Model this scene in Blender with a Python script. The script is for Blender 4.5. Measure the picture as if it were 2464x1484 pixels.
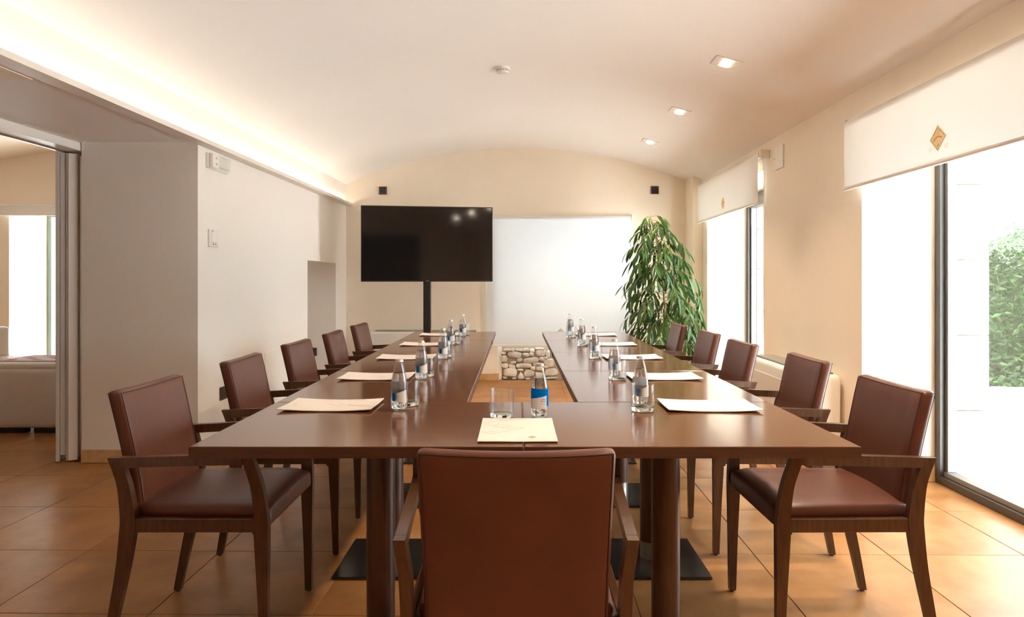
import bpy, bmesh, math, random
from mathutils import Vector, Matrix, noise as mnoise

for o in list(bpy.data.objects):
    bpy.data.objects.remove(o)
SC = bpy.context.scene
COL = SC.collection
PI = math.pi

# ------------------------------------------------------------------ camera
F = 1680.0                      # focal length in photograph pixels (2464 wide)
VX, VY = 1242.0, 674.0          # vanishing point of the level view
H = 1.20                        # eye height
cam_d = bpy.data.cameras.new('camera')
cam_d.sensor_width = 36.0
cam_d.lens = 36.0 * F / 2464
cam_d.shift_x = (1232 - VX) / 2464
cam_d.shift_y = -(742 - VY) / 2464
cam_d.clip_start = 0.05
cam = bpy.data.objects.new('camera', cam_d)
cam.location = (0, 0, H)
cam.rotation_euler = (PI / 2, 0, 0)
COL.objects.link(cam)
SC.camera = cam

# ------------------------------------------------------------------ world, sun, exposure
SKY = 3.2
w = bpy.data.worlds.new('daylight')
SC.world = w
w.use_nodes = True
bg = w.node_tree.nodes['Background']
bg.inputs[0].default_value = (0.80, 0.91, 1.0, 1)
bg.inputs[1].default_value = SKY
sun_d = bpy.data.lights.new('sun', 'SUN')
sun_d.energy = 20.0
sun_d.angle = 0.01
sun_d.color = (1.0, 0.98, 0.97)
sun = bpy.data.objects.new('sun', sun_d)
COL.objects.link(sun)
_az, _el = math.radians(11), math.radians(58)
_to = Vector((-math.sin(_az) * math.cos(_el), -math.cos(_az) * math.cos(_el), -math.sin(_el)))
sun.rotation_euler = _to.to_track_quat('-Z', 'Y').to_euler()
sun.location = (6, 14, 12)
vs = SC.view_settings
vs.view_transform = 'Standard'
vs.look = 'None'
vs.gamma = 1.0
vs.use_curve_mapping = False
vs.exposure = 1.9
cy = SC.cycles
cy.max_bounces = 14
cy.diffuse_bounces = 7
cy.glossy_bounces = 5
cy.transmission_bounces = 12
cy.transparent_max_bounces = 16
cy.caustics_reflective = False
cy.caustics_refractive = False
cy.sample_clamp_indirect = 6.0
cy.use_denoising = True
COVE = 4.0      # LED strip emission
SPOT = 33.0      # watts of each ceiling spot

# ------------------------------------------------------------------ room frame (turned slightly against the table)
TH = 0.01425
CT, ST = math.cos(TH), math.sin(TH)
ROOM = []                                     # top-level objects given in room axes
U_L, U_R, V_B, V_R = -2.156, 2.006, 8.34, -2.2
Z_SP, Z_AP = 2.347, 2.770                     # vault springing and crown
Z_SOF = 2.107


def at_u(px, py, u):
    """point of the room plane u=const seen at a pixel -> (v, z)"""
    t = u / ((px - VX) / F * CT - ST)
    return t * (px - VX) / F * ST + t * CT, H + (VY - py) / F * t


def at_v(px, py, v):
    t = v / ((px - VX) / F * ST + CT)
    return t * (px - VX) / F * CT - t * ST, H + (VY - py) / F * t


def at_z(px, py, z):
    """world point of a level surface seen at a pixel"""
    t = (z - H) * F / (VY - py)
    return (px - VX) / F * t, t


FS = F / 1710.0

# ------------------------------------------------------------------ materials
MATS = {}


def nt(name):
    m = bpy.data.materials.new(name)
    m.use_nodes = True
    t = m.node_tree
    t.nodes.clear()
    out = t.nodes.new('ShaderNodeOutputMaterial')
    return m, t, out


def link(t, a, ao, b, bi):
    t.links.new(a.outputs[ao], b.inputs[bi])


def coords(t, stretch=(1, 1, 1), src='Object'):
    tc = t.nodes.new('ShaderNodeTexCoord')
    mp = t.nodes.new('ShaderNodeMapping')
    mp.inputs['Scale'].default_value = stretch
    link(t, tc, src, mp, 'Vector')
    return mp


def pmat(name, col, rough=0.5, metal=0.0, var=0.0, scale=5.0, stretch=(1, 1, 1), bump=0.0, bscale=60.0,
         coat=0.0, coat_rough=0.1, spec=0.5, col2=None, detail=4.0, rnd=0.0, emit=0.0, ecol=None, rvar=0.0):
    m, t, out = nt(name)
    b = t.nodes.new('ShaderNodeBsdfPrincipled')
    link(t, b, 0, out, 0)
    b.inputs['Roughness'].default_value = rough
    b.inputs['Metallic'].default_value = metal
    b.inputs['Specular IOR Level'].default_value = spec
    b.inputs['Coat Weight'].default_value = coat
    b.inputs['Coat Roughness'].default_value = coat_rough
    c = (*col, 1)
    b.inputs['Base Color'].default_value = c
    if emit:
        b.inputs['Emission Color'].default_value = (*(ecol or col), 1)
        b.inputs['Emission Strength'].default_value = emit
    mp = None
    if var or col2 or rnd or rvar:
        mp = coords(t, stretch)
        n = t.nodes.new('ShaderNodeTexNoise')
        n.inputs['Scale'].default_value = scale
        n.inputs['Detail'].default_value = detail
        n.inputs['Roughness'].default_value = 0.6
        src = mp
        if rnd:
            oi = t.nodes.new('ShaderNodeObjectInfo')
            ad = t.nodes.new('ShaderNodeVectorMath')
            ad.operation = 'ADD'
            mu = t.nodes.new('ShaderNodeMath')
            mu.operation = 'MULTIPLY'
            mu.inputs[1].default_value = 37.0
            link(t, oi, 'Random', mu, 0)
            link(t, mp, 0, ad, 0)
            link(t, mu, 0, ad, 1)
            src = ad
        link(t, src, 0, n, 'Vector')
        r = t.nodes.new('ShaderNodeValToRGB')
        r.color_ramp.elements[0].position = 0.3
        r.color_ramp.elements[1].position = 0.7
        if col2:
            r.color_ramp.elements[0].color = c
            r.color_ramp.elements[1].color = (*col2, 1)
        else:
            r.color_ramp.elements[0].color = (*[x * (1 - var) for x in col], 1)
            r.color_ramp.elements[1].color = (*[min(1, x * (1 + var)) for x in col], 1)
        link(t, n, 'Fac', r, 'Fac')
        last = r
        if rnd:
            hs = t.nodes.new('ShaderNodeHueSaturation')
            mr = t.nodes.new('ShaderNodeMapRange')
            mr.inputs['To Min'].default_value = 1 - rnd
            mr.inputs['To Max'].default_value = 1 + rnd
            link(t, oi, 'Random', mr, 'Value')
            link(t, mr, 0, hs, 'Value')
            link(t, r, 'Color', hs, 'Color')
            last = hs
        link(t, last, 'Color', b, 'Base Color')
        if rvar:
            mr2 = t.nodes.new('ShaderNodeMapRange')
            mr2.inputs['To Min'].default_value = rough - rvar
            mr2.inputs['To Max'].default_value = rough + rvar
            link(t, n, 'Fac', mr2, 'Value')
            link(t, mr2, 0, b, 'Roughness')
    if bump:
        if mp is None:
            mp = coords(t, stretch)
        n2 = t.nodes.new('ShaderNodeTexNoise')
        n2.inputs['Scale'].default_value = bscale
        n2.inputs['Detail'].default_value = 3
        link(t, mp, 0, n2, 'Vector')
        bp = t.nodes.new('ShaderNodeBump')
        bp.inputs['Strength'].default_value = bump
        bp.inputs['Distance'].default_value = 0.002
        link(t, n2, 'Fac', bp, 'Height')
        link(t, bp, 0, b, 'Normal')
    MATS[name] = m
    return m


def fabric(name, col, trans=0.5, var=0.03, back=None):
    m, t, out = nt(name)
    d = t.nodes.new('ShaderNodeBsdfDiffuse')
    tr = t.nodes.new('ShaderNodeBsdfTranslucent')
    mx = t.nodes.new('ShaderNodeMixShader')
    mp = coords(t, (60, 60, 60))
    n = t.nodes.new('ShaderNodeTexNoise')
    n.inputs['Scale'].default_value = 8
    link(t, mp, 0, n, 'Vector')
    r = t.nodes.new('ShaderNodeValToRGB')
    r.color_ramp.elements[0].color = (*[x * (1 - var) for x in col], 1)
    r.color_ramp.elements[1].color = (*[min(1, x * (1 + var)) for x in col], 1)
    link(t, n, 'Fac', r, 'Fac')
    src = r
    if back:
        g = t.nodes.new('ShaderNodeNewGeometry')
        mc = t.nodes.new('ShaderNodeMixRGB')
        mc.inputs[2].default_value = (*back, 1)
        link(t, g, 'Backfacing', mc, 0)
        link(t, r, 'Color', mc, 1)
        src = mc
    link(t, src, 0, d, 'Color')
    link(t, src, 0, tr, 'Color')
    mx.inputs[0].default_value = trans
    link(t, d, 0, mx, 1)
    link(t, tr, 0, mx, 2)
    link(t, mx, 0, out, 0)
    return m


def leafmat(name, a, b_, rough=0.35):
    m, t, out = nt(name)
    p = t.nodes.new('ShaderNodeBsdfPrincipled')
    p.inputs['Roughness'].default_value = rough
    tr = t.nodes.new('ShaderNodeBsdfTranslucent')
    mx = t.nodes.new('ShaderNodeMixShader')
    mx.inputs[0].default_value = 0.3
    g = t.nodes.new('ShaderNodeNewGeometry')
    r = t.nodes.new('ShaderNodeValToRGB')
    r.color_ramp.elements[0].color = (*a, 1)
    r.color_ramp.elements[1].color = (*b_, 1)
    oi = t.nodes.new('ShaderNodeObjectInfo')
    ad = t.nodes.new('ShaderNodeMath')
    ad.operation = 'ADD'
    fr = t.nodes.new('ShaderNodeMath')
    fr.operation = 'FRACT'
    link(t, g, 'Random Per Island', ad, 0)
    link(t, oi, 'Random', ad, 1)
    link(t, ad, 0, fr, 0)
    link(t, fr, 0, r, 'Fac')
    link(t, r, 'Color', p, 'Base Color')
    link(t, r, 'Color', tr, 'Color')
    link(t, p, 0, mx, 1)
    link(t, tr, 0, mx, 2)
    link(t, mx, 0, out, 0)
    return m


def schlick(t, f0=0.04, k=1.0):
    lw = t.nodes.new('ShaderNodeLayerWeight')
    lw.inputs[0].default_value = 0.5
    pw = t.nodes.new('ShaderNodeMath')
    pw.operation = 'POWER'
    pw.inputs[1].default_value = 5.0
    link(t, lw, 'Facing', pw, 0)
    ma = t.nodes.new('ShaderNodeMath')
    ma.operation = 'MULTIPLY_ADD'
    ma.inputs[1].default_value = (1 - f0) * k
    ma.inputs[2].default_value = f0 * k
    link(t, pw, 0, ma, 0)
    return ma


def panemat(name, refl=0.9):
    m, t, out = nt(name)
    mu = schlick(t, 0.04, refl)
    tp = t.nodes.new('ShaderNodeBsdfTransparent')
    tp.inputs[0].default_value = (0.97, 0.99, 0.98, 1)
    gl = t.nodes.new('ShaderNodeBsdfGlossy')
    gl.inputs['Roughness'].default_value = 0.0
    mx = t.nodes.new('ShaderNodeMixShader')
    link(t, mu, 0, mx, 0)
    link(t, tp, 0, mx, 1)
    link(t, gl, 0, mx, 2)
    link(t, mx, 0, out, 0)
    return m


def glassmat(name, col, ior, rough=0.0):
    m, t, out = nt(name)
    g = t.nodes.new('ShaderNodeBsdfGlass')
    g.inputs['Color'].default_value = (*col, 1)
    g.inputs['IOR'].default_value = ior
    g.inputs['Roughness'].default_value = rough
    link(t, g, 0, out, 0)
    return m


def thinglass(name):
    m, t, out = nt(name)
    fr = schlick(t, 0.05, 0.9)
    lw = t.nodes.new('ShaderNodeLayerWeight')
    lw.inputs[0].default_value = 0.25
    r = t.nodes.new('ShaderNodeValToRGB')
    r.color_ramp.elements[0].color = (0.985, 0.99, 0.99, 1)
    r.color_ramp.elements[0].position = 0.4
    r.color_ramp.elements[1].color = (0.84, 0.87, 0.88, 1)
    link(t, lw, 'Facing', r, 'Fac')
    tp = t.nodes.new('ShaderNodeBsdfTransparent')
    link(t, r, 'Color', tp, 'Color')
    gl = t.nodes.new('ShaderNodeBsdfGlossy')
    gl.inputs['Roughness'].default_value = 0.01
    mx = t.nodes.new('ShaderNodeMixShader')
    link(t, fr, 0, mx, 0)
    link(t, tp, 0, mx, 1)
    link(t, gl, 0, mx, 2)
    link(t, mx, 0, out, 0)
    return m


def emat(name, col, strength):
    m, t, out = nt(name)
    e = t.nodes.new('ShaderNodeEmission')
    e.inputs[0].default_value = (*col, 1)
    e.inputs[1].default_value = strength
    link(t, e, 0, out, 0)
    return m


WARM = (1.0, 0.80, 0.57)
M_WALL = pmat('wall_plaster', (0.85, 0.755, 0.625), 0.75, var=0.025, scale=2.0, bump=0.12, bscale=90)
M_LINEN = pmat('linen_wallpaper', (0.84, 0.80, 0.74), 0.75, var=0.04, scale=30, stretch=(40, 40, 1.2), bump=0.1, bscale=30)
M_CEIL = pmat('ceiling_plaster', (0.90, 0.86, 0.81), 0.8, var=0.015, scale=1.0)
M_WHITE = pmat('white_paint', (0.82, 0.79, 0.74), 0.45, var=0.02, scale=3)
M_COVE = pmat('cove_paint', (0.80, 0.74, 0.66), 0.5, var=0.02, scale=3)
M_TILE = pmat('stone_tile', (0.26, 0.108, 0.033), 0.34, col2=(0.40, 0.190, 0.070), scale=5.0, detail=8, rnd=0.05, rvar=0.02, bump=0.05, bscale=25, spec=0.18)
M_GROUT = pmat('grout', (0.33, 0.24, 0.17), 0.9, var=0.05)
M_BASEB = pmat('stone_skirting', (0.52, 0.29, 0.12), 0.4, col2=(0.66, 0.42, 0.21), scale=14, detail=8)
M_ALU = pmat('bronze_aluminium', (0.085, 0.078, 0.072), 0.38, metal=0.5, var=0.08, scale=4)
M_ALU2 = pmat('grey_gasket', (0.25, 0.24, 0.23), 0.35, metal=0.6, var=0.05)
M_TEAL = pmat('grey_green_aluminium', (0.16, 0.22, 0.22), 0.4, metal=0.3, var=0.05)
M_PANE = panemat('window_glass')
M_BLIND = fabric('blind_fabric', (0.78, 0.75, 0.70), 0.105)
M_BLINDW = fabric('back_blind_fabric', (0.82, 0.86, 0.89), 0.21)
M_WOOD_T = pmat('table_veneer', (0.084, 0.029, 0.0095), 0.14, col2=(0.145, 0.053, 0.018), scale=3.0, stretch=(1.5, 26, 26), detail=6, coat=0.12, coat_rough=0.06, spec=0.30)
M_WOOD_E = pmat('table_edge_wood', (0.055, 0.021, 0.011), 0.4, col2=(0.085, 0.034, 0.017), scale=3.0, stretch=(3, 60, 60), detail=5)
M_WOOD_C = pmat('chair_wood', (0.046, 0.019, 0.009), 0.33, col2=(0.098, 0.043, 0.019), scale=4.0, stretch=(22, 22, 2.5), detail=6, coat=0.15, rnd=0.05)
M_LEATHER = pmat('brown_leather', (0.100, 0.031, 0.017), 0.40, var=0.10, scale=7.0, bump=0.10, bscale=420, coat=0.05, coat_rough=0.3, rnd=0.04, spec=0.4)
M_STITCH = pmat('dark_stitching', (0.045, 0.016, 0.010), 0.6, var=0.1)
M_COLUMN = pmat('column_wood', (0.042, 0.016, 0.010), 0.3, col2=(0.075, 0.030, 0.017), scale=3, stretch=(26, 26, 2), coat=0.3, coat_rough=0.15)
M_STEEL = pmat('brushed_steel', (0.55, 0.53, 0.50), 0.28, metal=1.0, var=0.06, scale=10, stretch=(1, 1, 20))
M_PLATE = pmat('dark_steel_plate', (0.10, 0.095, 0.095), 0.22, metal=0.9, var=0.08, scale=12)
M_RUBBER = pmat('black_rubber', (0.015, 0.014, 0.013), 0.6, var=0.1)
M_BLACK = pmat('black_plastic', (0.012, 0.012, 0.013), 0.28, var=0.08)
M_SCREEN = pmat('screen_glass', (0.006, 0.006, 0.007), 0.07, var=0.05, spec=0.6)
M_GLASS = thinglass('clear_glass')
M_BASEGL = glassmat('solid_glass_base', (0.97, 0.99, 0.975), 1.48)
M_WATER = glassmat('still_water', (0.99, 0.995, 1.0), 1.33)
M_CAP = pmat('bottle_cap_silver', (0.62, 0.61, 0.60), 0.3, metal=0.9, var=0.05)
M_BLUE = fabric('label_blue', (0.0, 0.17, 0.62), 0.25, back=(0.80, 0.80, 0.80))
M_LWHITE = fabric('label_white', (0.86, 0.83, 0.82), 0.3)
M_INK = pmat('label_ink', (0.16, 0.14, 0.15), 0.6, var=0.05)
M_PAPER = pmat('cream_paper', (0.72, 0.655, 0.60), 0.55, var=0.015, scale=3)
M_PRINT = pmat('pale_print', (0.58, 0.42, 0.34), 0.6, var=0.03)
M_PRINT2 = pmat('tan_print', (0.42, 0.25, 0.14), 0.6, var=0.05)
M_PRINT3 = pmat('grey_print', (0.38, 0.30, 0.25), 0.6, var=0.03)
M_GOLD = fabric('gold_print', (0.93, 0.74, 0.45), 0.3, 0.06)
M_GOLD2 = fabric('dark_gold_print', (0.72, 0.50, 0.25), 0.25, 0.06)
M_DARKFR = pmat('dark_wood_frame', (0.07, 0.025, 0.014), 0.4, var=0.15, scale=20)
M_STONE = pmat('field_stone', (0.60, 0.52, 0.41), 0.85, col2=(0.86, 0.82, 0.74), scale=7, detail=8, rnd=0.14, bump=0.7, bscale=30)
M_MORTAR = pmat('lime_mortar', (0.50, 0.41, 0.30), 0.95, var=0.15, scale=20, bump=0.6, bscale=60)
M_ASHLAR = pmat('exterior_ashlar', (0.40, 0.33, 0.25), 0.85, var=0.06, scale=6, bump=0.4, bscale=50, rnd=0.03)
M_TERRACE = pmat('terrace_paving', (0.62, 0.61, 0.61), 0.85, var=0.05, scale=3, rnd=0.04)
M_BARK = pmat('plant_stem', (0.30, 0.17, 0.085), 0.7, var=0.25, scale=18)
M_TWIG = pmat('plant_twig', (0.30, 0.24, 0.09), 0.6, var=0.15)
M_LEAF = leafmat('plant_leaf', (0.016, 0.055, 0.012), (0.080, 0.165, 0.030))
M_HEDGE = leafmat('hedge_leaf', (0.012, 0.045, 0.008), (0.055, 0.120, 0.022), 0.5)
M_TREE = leafmat('tree_leaf', (0.04, 0.10, 0.04), (0.11, 0.21, 0.08), 0.5)
M_SOIL = pmat('hedge_soil', (0.10, 0.065, 0.04), 0.95, var=0.2)
M_POT = pmat('dark_pot', (0.09, 0.07, 0.06), 0.5, var=0.1)
M_SOFA = pmat('white_leather', (0.66, 0.58, 0.50), 0.42, var=0.03, bump=0.05, bscale=200)
M_PINK = pmat('pink_cloth', (0.60, 0.16, 0.26), 0.8, var=0.1)
M_PLASTIC = pmat('white_plastic', (0.80, 0.77, 0.71), 0.35, var=0.015)
M_CURT = pmat('taupe_curtain', (0.20, 0.16, 0.13), 0.9, var=0.06)
M_PANELG = pmat('grey_white_partition', (0.52, 0.48, 0.43), 0.45, var=0.02)
M_GRILLE = pmat('grille_grey', (0.42, 0.40, 0.36), 0.5, var=0.05)
M_LED = emat('cove_led', (1.0, 0.90, 0.77), COVE)
M_LAMP = emat('spot_lamp', (1.0, 0.86, 0.66), 45.0)
M_CLEAR = panemat('clear_cover', 0.6)


# ------------------------------------------------------------------ mesh building
class MB:
    def __init__(self):
        self.bm = bmesh.new()

    def box(self, x0, x1, y0, y1, z0, z1, bev=0.0, seg=1, M=None):
        b = self.bm if not bev else bmesh.new()
        vs_ = [b.verts.new((x, y, z)) for z in (z0, z1) for y in (y0, y1) for x in (x0, x1)]
        for f in ((0, 2, 3, 1), (4, 5, 7, 6), (0, 1, 5, 4), (2, 6, 7, 3), (0, 4, 6, 2), (1, 3, 7, 5)):
            b.faces.new([vs_[i] for i in f])
        if bev:
            bmesh.ops.bevel(b, geom=b.edges[:], offset=bev, segments=seg, affect='EDGES', profile=0.5)
            self.absorb(b, M)
        elif M is not None:
            bmesh.ops.transform(b, matrix=M, verts=vs_)
        return self

    def absorb(self, b, M=None):
        if M is not None:
            bmesh.ops.transform(b, matrix=M, verts=b.verts[:])
        me = bpy.data.meshes.new('tmp')
        b.to_mesh(me)
        b.free()
        self.bm.from_mesh(me)
        bpy.data.meshes.remove(me)

    def add(self, verts, faces):
        v = [self.bm.verts.new(p) for p in verts]
        for f in faces:
            try:
                self.bm.faces.new([v[i] for i in f])
            except ValueError:
                pass
        return self

    def loft(self, rings, cap=True, closed=True):
        R = [[self.bm.verts.new(p) for p in r] for r in rings]
        n = len(R[0])
        for a, b in zip(R, R[1:]):
            for i in range(n if closed else n - 1):
                j = (i + 1) % n
                self.bm.faces.new((a[i], a[j], b[j], b[i]))
        if cap and closed:
            self.bm.faces.new(list(reversed(R[0])))
            self.bm.faces.new(R[-1])
        return self

    def lathe(self, prof, n=24, c=(0, 0, 0), closed=False):
        """prof: (r, z) list; points with r=0 collapse to a pole"""
        prev = None
        rows = []
        for r, z in prof:
            if r < 1e-6:
                rows.append([self.bm.verts.new((c[0], c[1], c[2] + z))])
            else:
                rows.append([self.bm.verts.new((c[0] + r * math.cos(2 * PI * i / n), c[1] + r * math.sin(2 * PI * i / n), c[2] + z)) for i in range(n)])
        pairs = list(zip(rows, rows[1:]))
        if closed:
            pairs.append((rows[-1], rows[0]))
        for a, b in pairs:
            for i in range(n):
                j = (i + 1) % n
                if len(a) == 1 and len(b) == 1:
                    continue
                if len(a) == 1:
                    self.bm.faces.new((a[0], b[j], b[i]))
                elif len(b) == 1:
                    self.bm.faces.new((a[i], a[j], b[0]))
                else:
                    self.bm.faces.new((a[i], a[j], b[j], b[i]))
        return self

    def tube(self, pts, r, n=6):
        pts = [Vector(p) for p in pts]
        rings = []
        for i, p in enumerate(pts):
            d = (pts[min(i + 1, len(pts) - 1)] - pts[max(i - 1, 0)]).normalized()
            a = d.cross(Vector((0, 0, 1)))
            if a.length < 1e-4:
                a = d.cross(Vector((1, 0, 0)))
            a.normalize()
            b = d.cross(a)
            rr = r[i] if isinstance(r, (list, tuple)) else r
            rings.append([p + (a * math.cos(2 * PI * k / n) + b * math.sin(2 * PI * k / n)) * rr for k in range(n)])
        return self.loft(rings)

    def rbox(self, hx, hy, hz, r, n=(8, 8, 8), fn=None):
        """rounded box centred on the origin from a subdivided cube; fn deforms the points"""
        key = {}

        def vert(p):
            k = tuple(round(c, 6) for c in p)
            if k not in key:
                q = Vector((max(-hx + r, min(hx - r, p[0])), max(-hy + r, min(hy - r, p[1])), max(-hz + r, min(hz - r, p[2]))))
                d = Vector(p) - q
                if d.length > 1e-9:
                    d = d.normalized() * r
                c = q + d
                if fn:
                    c = Vector(fn(c))
                key[k] = self.bm.verts.new(c)
            return key[k]

        def ax(h, m):
            k = max(2, m)
            base = [-h, -h + r * 0.35, -h + r]
            mid = [-h + r + (2 * h - 2 * r) * i / k for i in range(1, k)]
            return base + mid + [h - r, h - r * 0.35, h]
        X, Y, Z = ax(hx, n[0]), ax(hy, n[1]), ax(hz, n[2])
        for (A, B, mk) in ((X, Y, 2), (Y, Z, 0), (Z, X, 1)):
            h = (hx, hy, hz)[mk]
            for s in (-1, 1):
                for i in range(len(A) - 1):
                    for j in range(len(B) - 1):
                        quad = []
                        for (a, b) in ((i, j), (i + 1, j), (i + 1, j + 1), (i, j + 1)):
                            p = [0, 0, 0]
                            p[mk] = s * h
                            p[(mk + 1) % 3] = A[a]
                            p[(mk + 2) % 3] = B[b]
                            quad.append(vert(p))
                        if s < 0:
                            quad.reverse()
                        try:
                            self.bm.faces.new(quad)
                        except ValueError:
                            pass
        return self

    def build(self, name, mat, parent=None, smooth=False, loc=None, room=False, norm=True):
        if norm:
            bmesh.ops.recalc_face_normals(self.bm, faces=self.bm.faces[:])
        me = bpy.data.meshes.new(name)
        self.bm.to_mesh(me)
        self.bm.free()
        me.materials.append(mat)
        if smooth:
            me.shade_smooth() if smooth is True else None
            if smooth is not True:
                me.shade_smooth()
        o = bpy.data.objects.new(name, me)
        COL.objects.link(o)
        if smooth and smooth is not True:
            me.set_sharp_from_angle(angle=math.radians(smooth))
        if parent is not None:
            o.parent = parent
        if loc is not None:
            o.location = loc
        if room:
            ROOM.append(o)
        return o


def empty(name, loc=(0, 0, 0), rz=0.0, room=False):
    o = bpy.data.objects.new(name, None)
    o.empty_display_size = 0.1
    o.location = loc
    o.rotation_euler = (0, 0, rz)
    COL.objects.link(o)
    if room:
        ROOM.append(o)
    return o


def tag(o, label=None, cat=None, group=None, kind=None):
    if label:
        o['label'] = label
    if cat:
        o['category'] = cat
    if group:
        o['group'] = group
    if kind:
        o['kind'] = kind
    return o


def copy_tree(o, parent=None):
    c = o.copy()
    COL.objects.link(c)
    c.parent = parent
    for ch in list(o.children):
        copy_tree(ch, c)
    return c


def text_mesh(body, size, align='CENTER'):
    cu = bpy.data.curves.new('txt', 'FONT')
    cu.body = body
    cu.size = size
    cu.align_x = align
    cu.align_y = 'CENTER'
    cu.resolution_u = 3
    ob = bpy.data.objects.new('txt', cu)
    COL.objects.link(ob)
    dg = bpy.context.evaluated_depsgraph_get()
    dg.update()
    me = bpy.data.meshes.new_from_object(ob.evaluated_get(dg))
    bpy.data.objects.remove(ob)
    bpy.data.curves.remove(cu)
    me.materials.clear()
    return me


def text_into(mb, body, size, fn, align='CENTER'):
    me = text_mesh(body, size, align)
    mb.add([fn(v.co.x, v.co.y) for v in me.vertices], [tuple(p.vertices) for p in me.polygons])
    bpy.data.meshes.remove(me)


# ------------------------------------------------------------------ vault
U_C = (U_L + U_R) / 2
HALF = (U_R - U_L) / 2
RISE = Z_AP - Z_SP
RAD = (HALF ** 2 + RISE ** 2) / (2 * RISE)


def vault_z(u, c=U_C):
    return Z_AP - RAD + math.sqrt(max(0, RAD ** 2 - (u - c) ** 2))


def vault(name, c, v0, v1, label):
    mb = MB()
    n = 48
    rings = []
    for v in (v0, v1):
        low = [(c - HALF - 0.02 + (2 * HALF + 0.04) * i / n, v, vault_z(c - HALF - 0.02 + (2 * HALF + 0.04) * i / n, c)) for i in range(n + 1)]
        up = [(x, y, z + 0.12) for x, y, z in reversed(low)]
        rings.append(low + up)
    mb.loft(rings)
    o = mb.build(name, M_CEIL, smooth=40, room=True)
    return tag(o, label, 'ceiling', kind='structure')


vault('ceiling', U_C, V_R - 0.05, V_B + 0.05, 'cream plaster barrel-vaulted ceiling over the meeting table')
C2 = -5.23
vault('ceiling', C2, -1.0, V_B + 0.05, 'pale vaulted ceiling of the adjoining room')

# ------------------------------------------------------------------ floor and tiles
fl = MB()
fl.box(-7.5, 2.62, V_R - 0.1, V_B + 0.85, -0.10, -0.004)
floor = fl.build('floor', M_GROUT, room=True)
tag(floor, 'orange-tan stone tile floor of the meeting room', 'floor', kind='structure')
PU, PV = 0.588, 0.586
tm = MB()
tm.box(-PU / 2 + 0.0018, PU / 2 - 0.0018, -PV / 2 + 0.0018, PV / 2 - 0.0018, -0.012, 0.0, bev=0.0012)
tile0 = tm.build('tile', M_TILE, floor)
first = True
tile_cut = None
for i in range(-14, 3):
    for j in range(-9, 9):
        cu_, cv_ = 0.997 + PU * (i + 0.5), 3.077 + PV * (j + 0.5)
        if cv_ < -2.2 or cv_ > V_B + 0.4:
            continue
        if cu_ < -2.4 and (cv_ < 2.6):
            continue
        if cu_ < -2.3 and cu_ > -3.0 and cv_ > 4.9:
            continue
        if first:
            t_ = tile0
            first = False
        else:
            t_ = tile0.copy()
            COL.objects.link(t_)
        t_.location = (cu_, cv_, 0)
        if cu_ > 2.3:                 # cut tiles along the window thresholds
            if tile_cut is None:
                b = MB()
                b.box(-PU / 2 + 0.0018, 0.02, -PV / 2 + 0.0018, PV / 2 - 0.0018, -0.012, 0.0, bev=0.0012)
                o_ = b.build('tile_cut', M_TILE)
                tile_cut = o_.data
                bpy.data.objects.remove(o_)
            t_.data = tile_cut
            t_.rotation_euler = (0, 0, 0)
            continue
        t_.rotation_euler = (0, 0, random.Random(i * 97 + j).choice((0, PI)))

# ------------------------------------------------------------------ walls
ZT = 2.95
U_DOOR = -2.926
V_P = 4.555                                     # face of the pier beside the opening
U_OUT = -3.13
# left wall with its niche
N0, _ = at_u(740, 700, U_L)
N1, _ = at_u(808, 700, U_L)
NZ = at_u(740, 626, U_L)[1]
wl = MB()
wl.box(U_DOOR, U_L, V_P, N0, 0, ZT)
wl.box(U_OUT, U_DOOR, V_P + 0.22, N0, 0, ZT)
wl.box(U_OUT, U_L, N1, V_B + 0.1, 0, ZT)
wl.box(U_OUT, U_L, N0, N1, NZ, ZT)
wl.box(U_OUT, U_L - 0.42, N0, N1, 0, NZ)
wl.box(U_OUT, U_L, V_R - 0.1, V_P, Z_SOF, ZT)
wl.box(U_DOOR - 0.2, U_DOOR, V_P, V_P + 0.22, Z_SOF, ZT)
wl.box(U_OUT, U_L, V_R - 0.1, 0.7, 0, Z_SOF)
tag(wl.build('wall_left', M_LINEN, room=True), 'thick cream wall with a niche and a wide doorway', 'wall', kind='structure')

# back wall with window niche
BW0, _ = at_v(1198, 700, V_B)
BW1, _ = at_v(1500, 700, V_B)
BZ = 1.935
wb = MB()
wb.box(U_L - 0.1, BW0, V_B, V_B + 0.75, 0, ZT)
wb.box(BW1, U_R + 1.0, V_B, V_B + 0.75, 0, ZT)
wb.box(BW0, BW1, V_B, V_B + 0.75, BZ, ZT)
tag(wb.build('wall_back', M_WALL, room=True), 'tan end wall under the vault arch behind the television', 'wall', kind='structure')
ch = MB()
ch.box(2.012 - 0.115, U_R + 0.02, V_B - 0.36, V_B + 0.01, 0, ZT)
tag(ch.build('trim_1', M_WALL, room=True), 'narrow plastered corner casing beside the potted plant', 'wall casing', kind='structure')

# right wall: two windows in view, one beside the camera
A1, _ = at_u(2074, 900, U_R)       # far jamb of the near window
A0 = A1 - 2.05
B1, _ = at_u(1702, 700, U_R)
B0, _ = at_u(1838, 700, U_R)
U_F0, U_F1 = 2.435, 2.530          # window frame
U_X = 2.715                         # outer face
HEAD = 2.13
wr = MB()
edges = [(V_R - 0.1, A0), (A1, B0), (B1, V_B + 0.1)]
for a, b in edges:
    wr.box(U_R, U_X, a, b, -0.02, ZT)
for a, b in ((A0, A1), (B0, B1)):
    wr.box(U_R, U_X, a, b, HEAD, ZT)
wall_r = wr.build('wall_right', M_WALL, room=True)
tag(wall_r, 'warm beige wall with deep window reveals on the right', 'wall', kind='structure')
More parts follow.
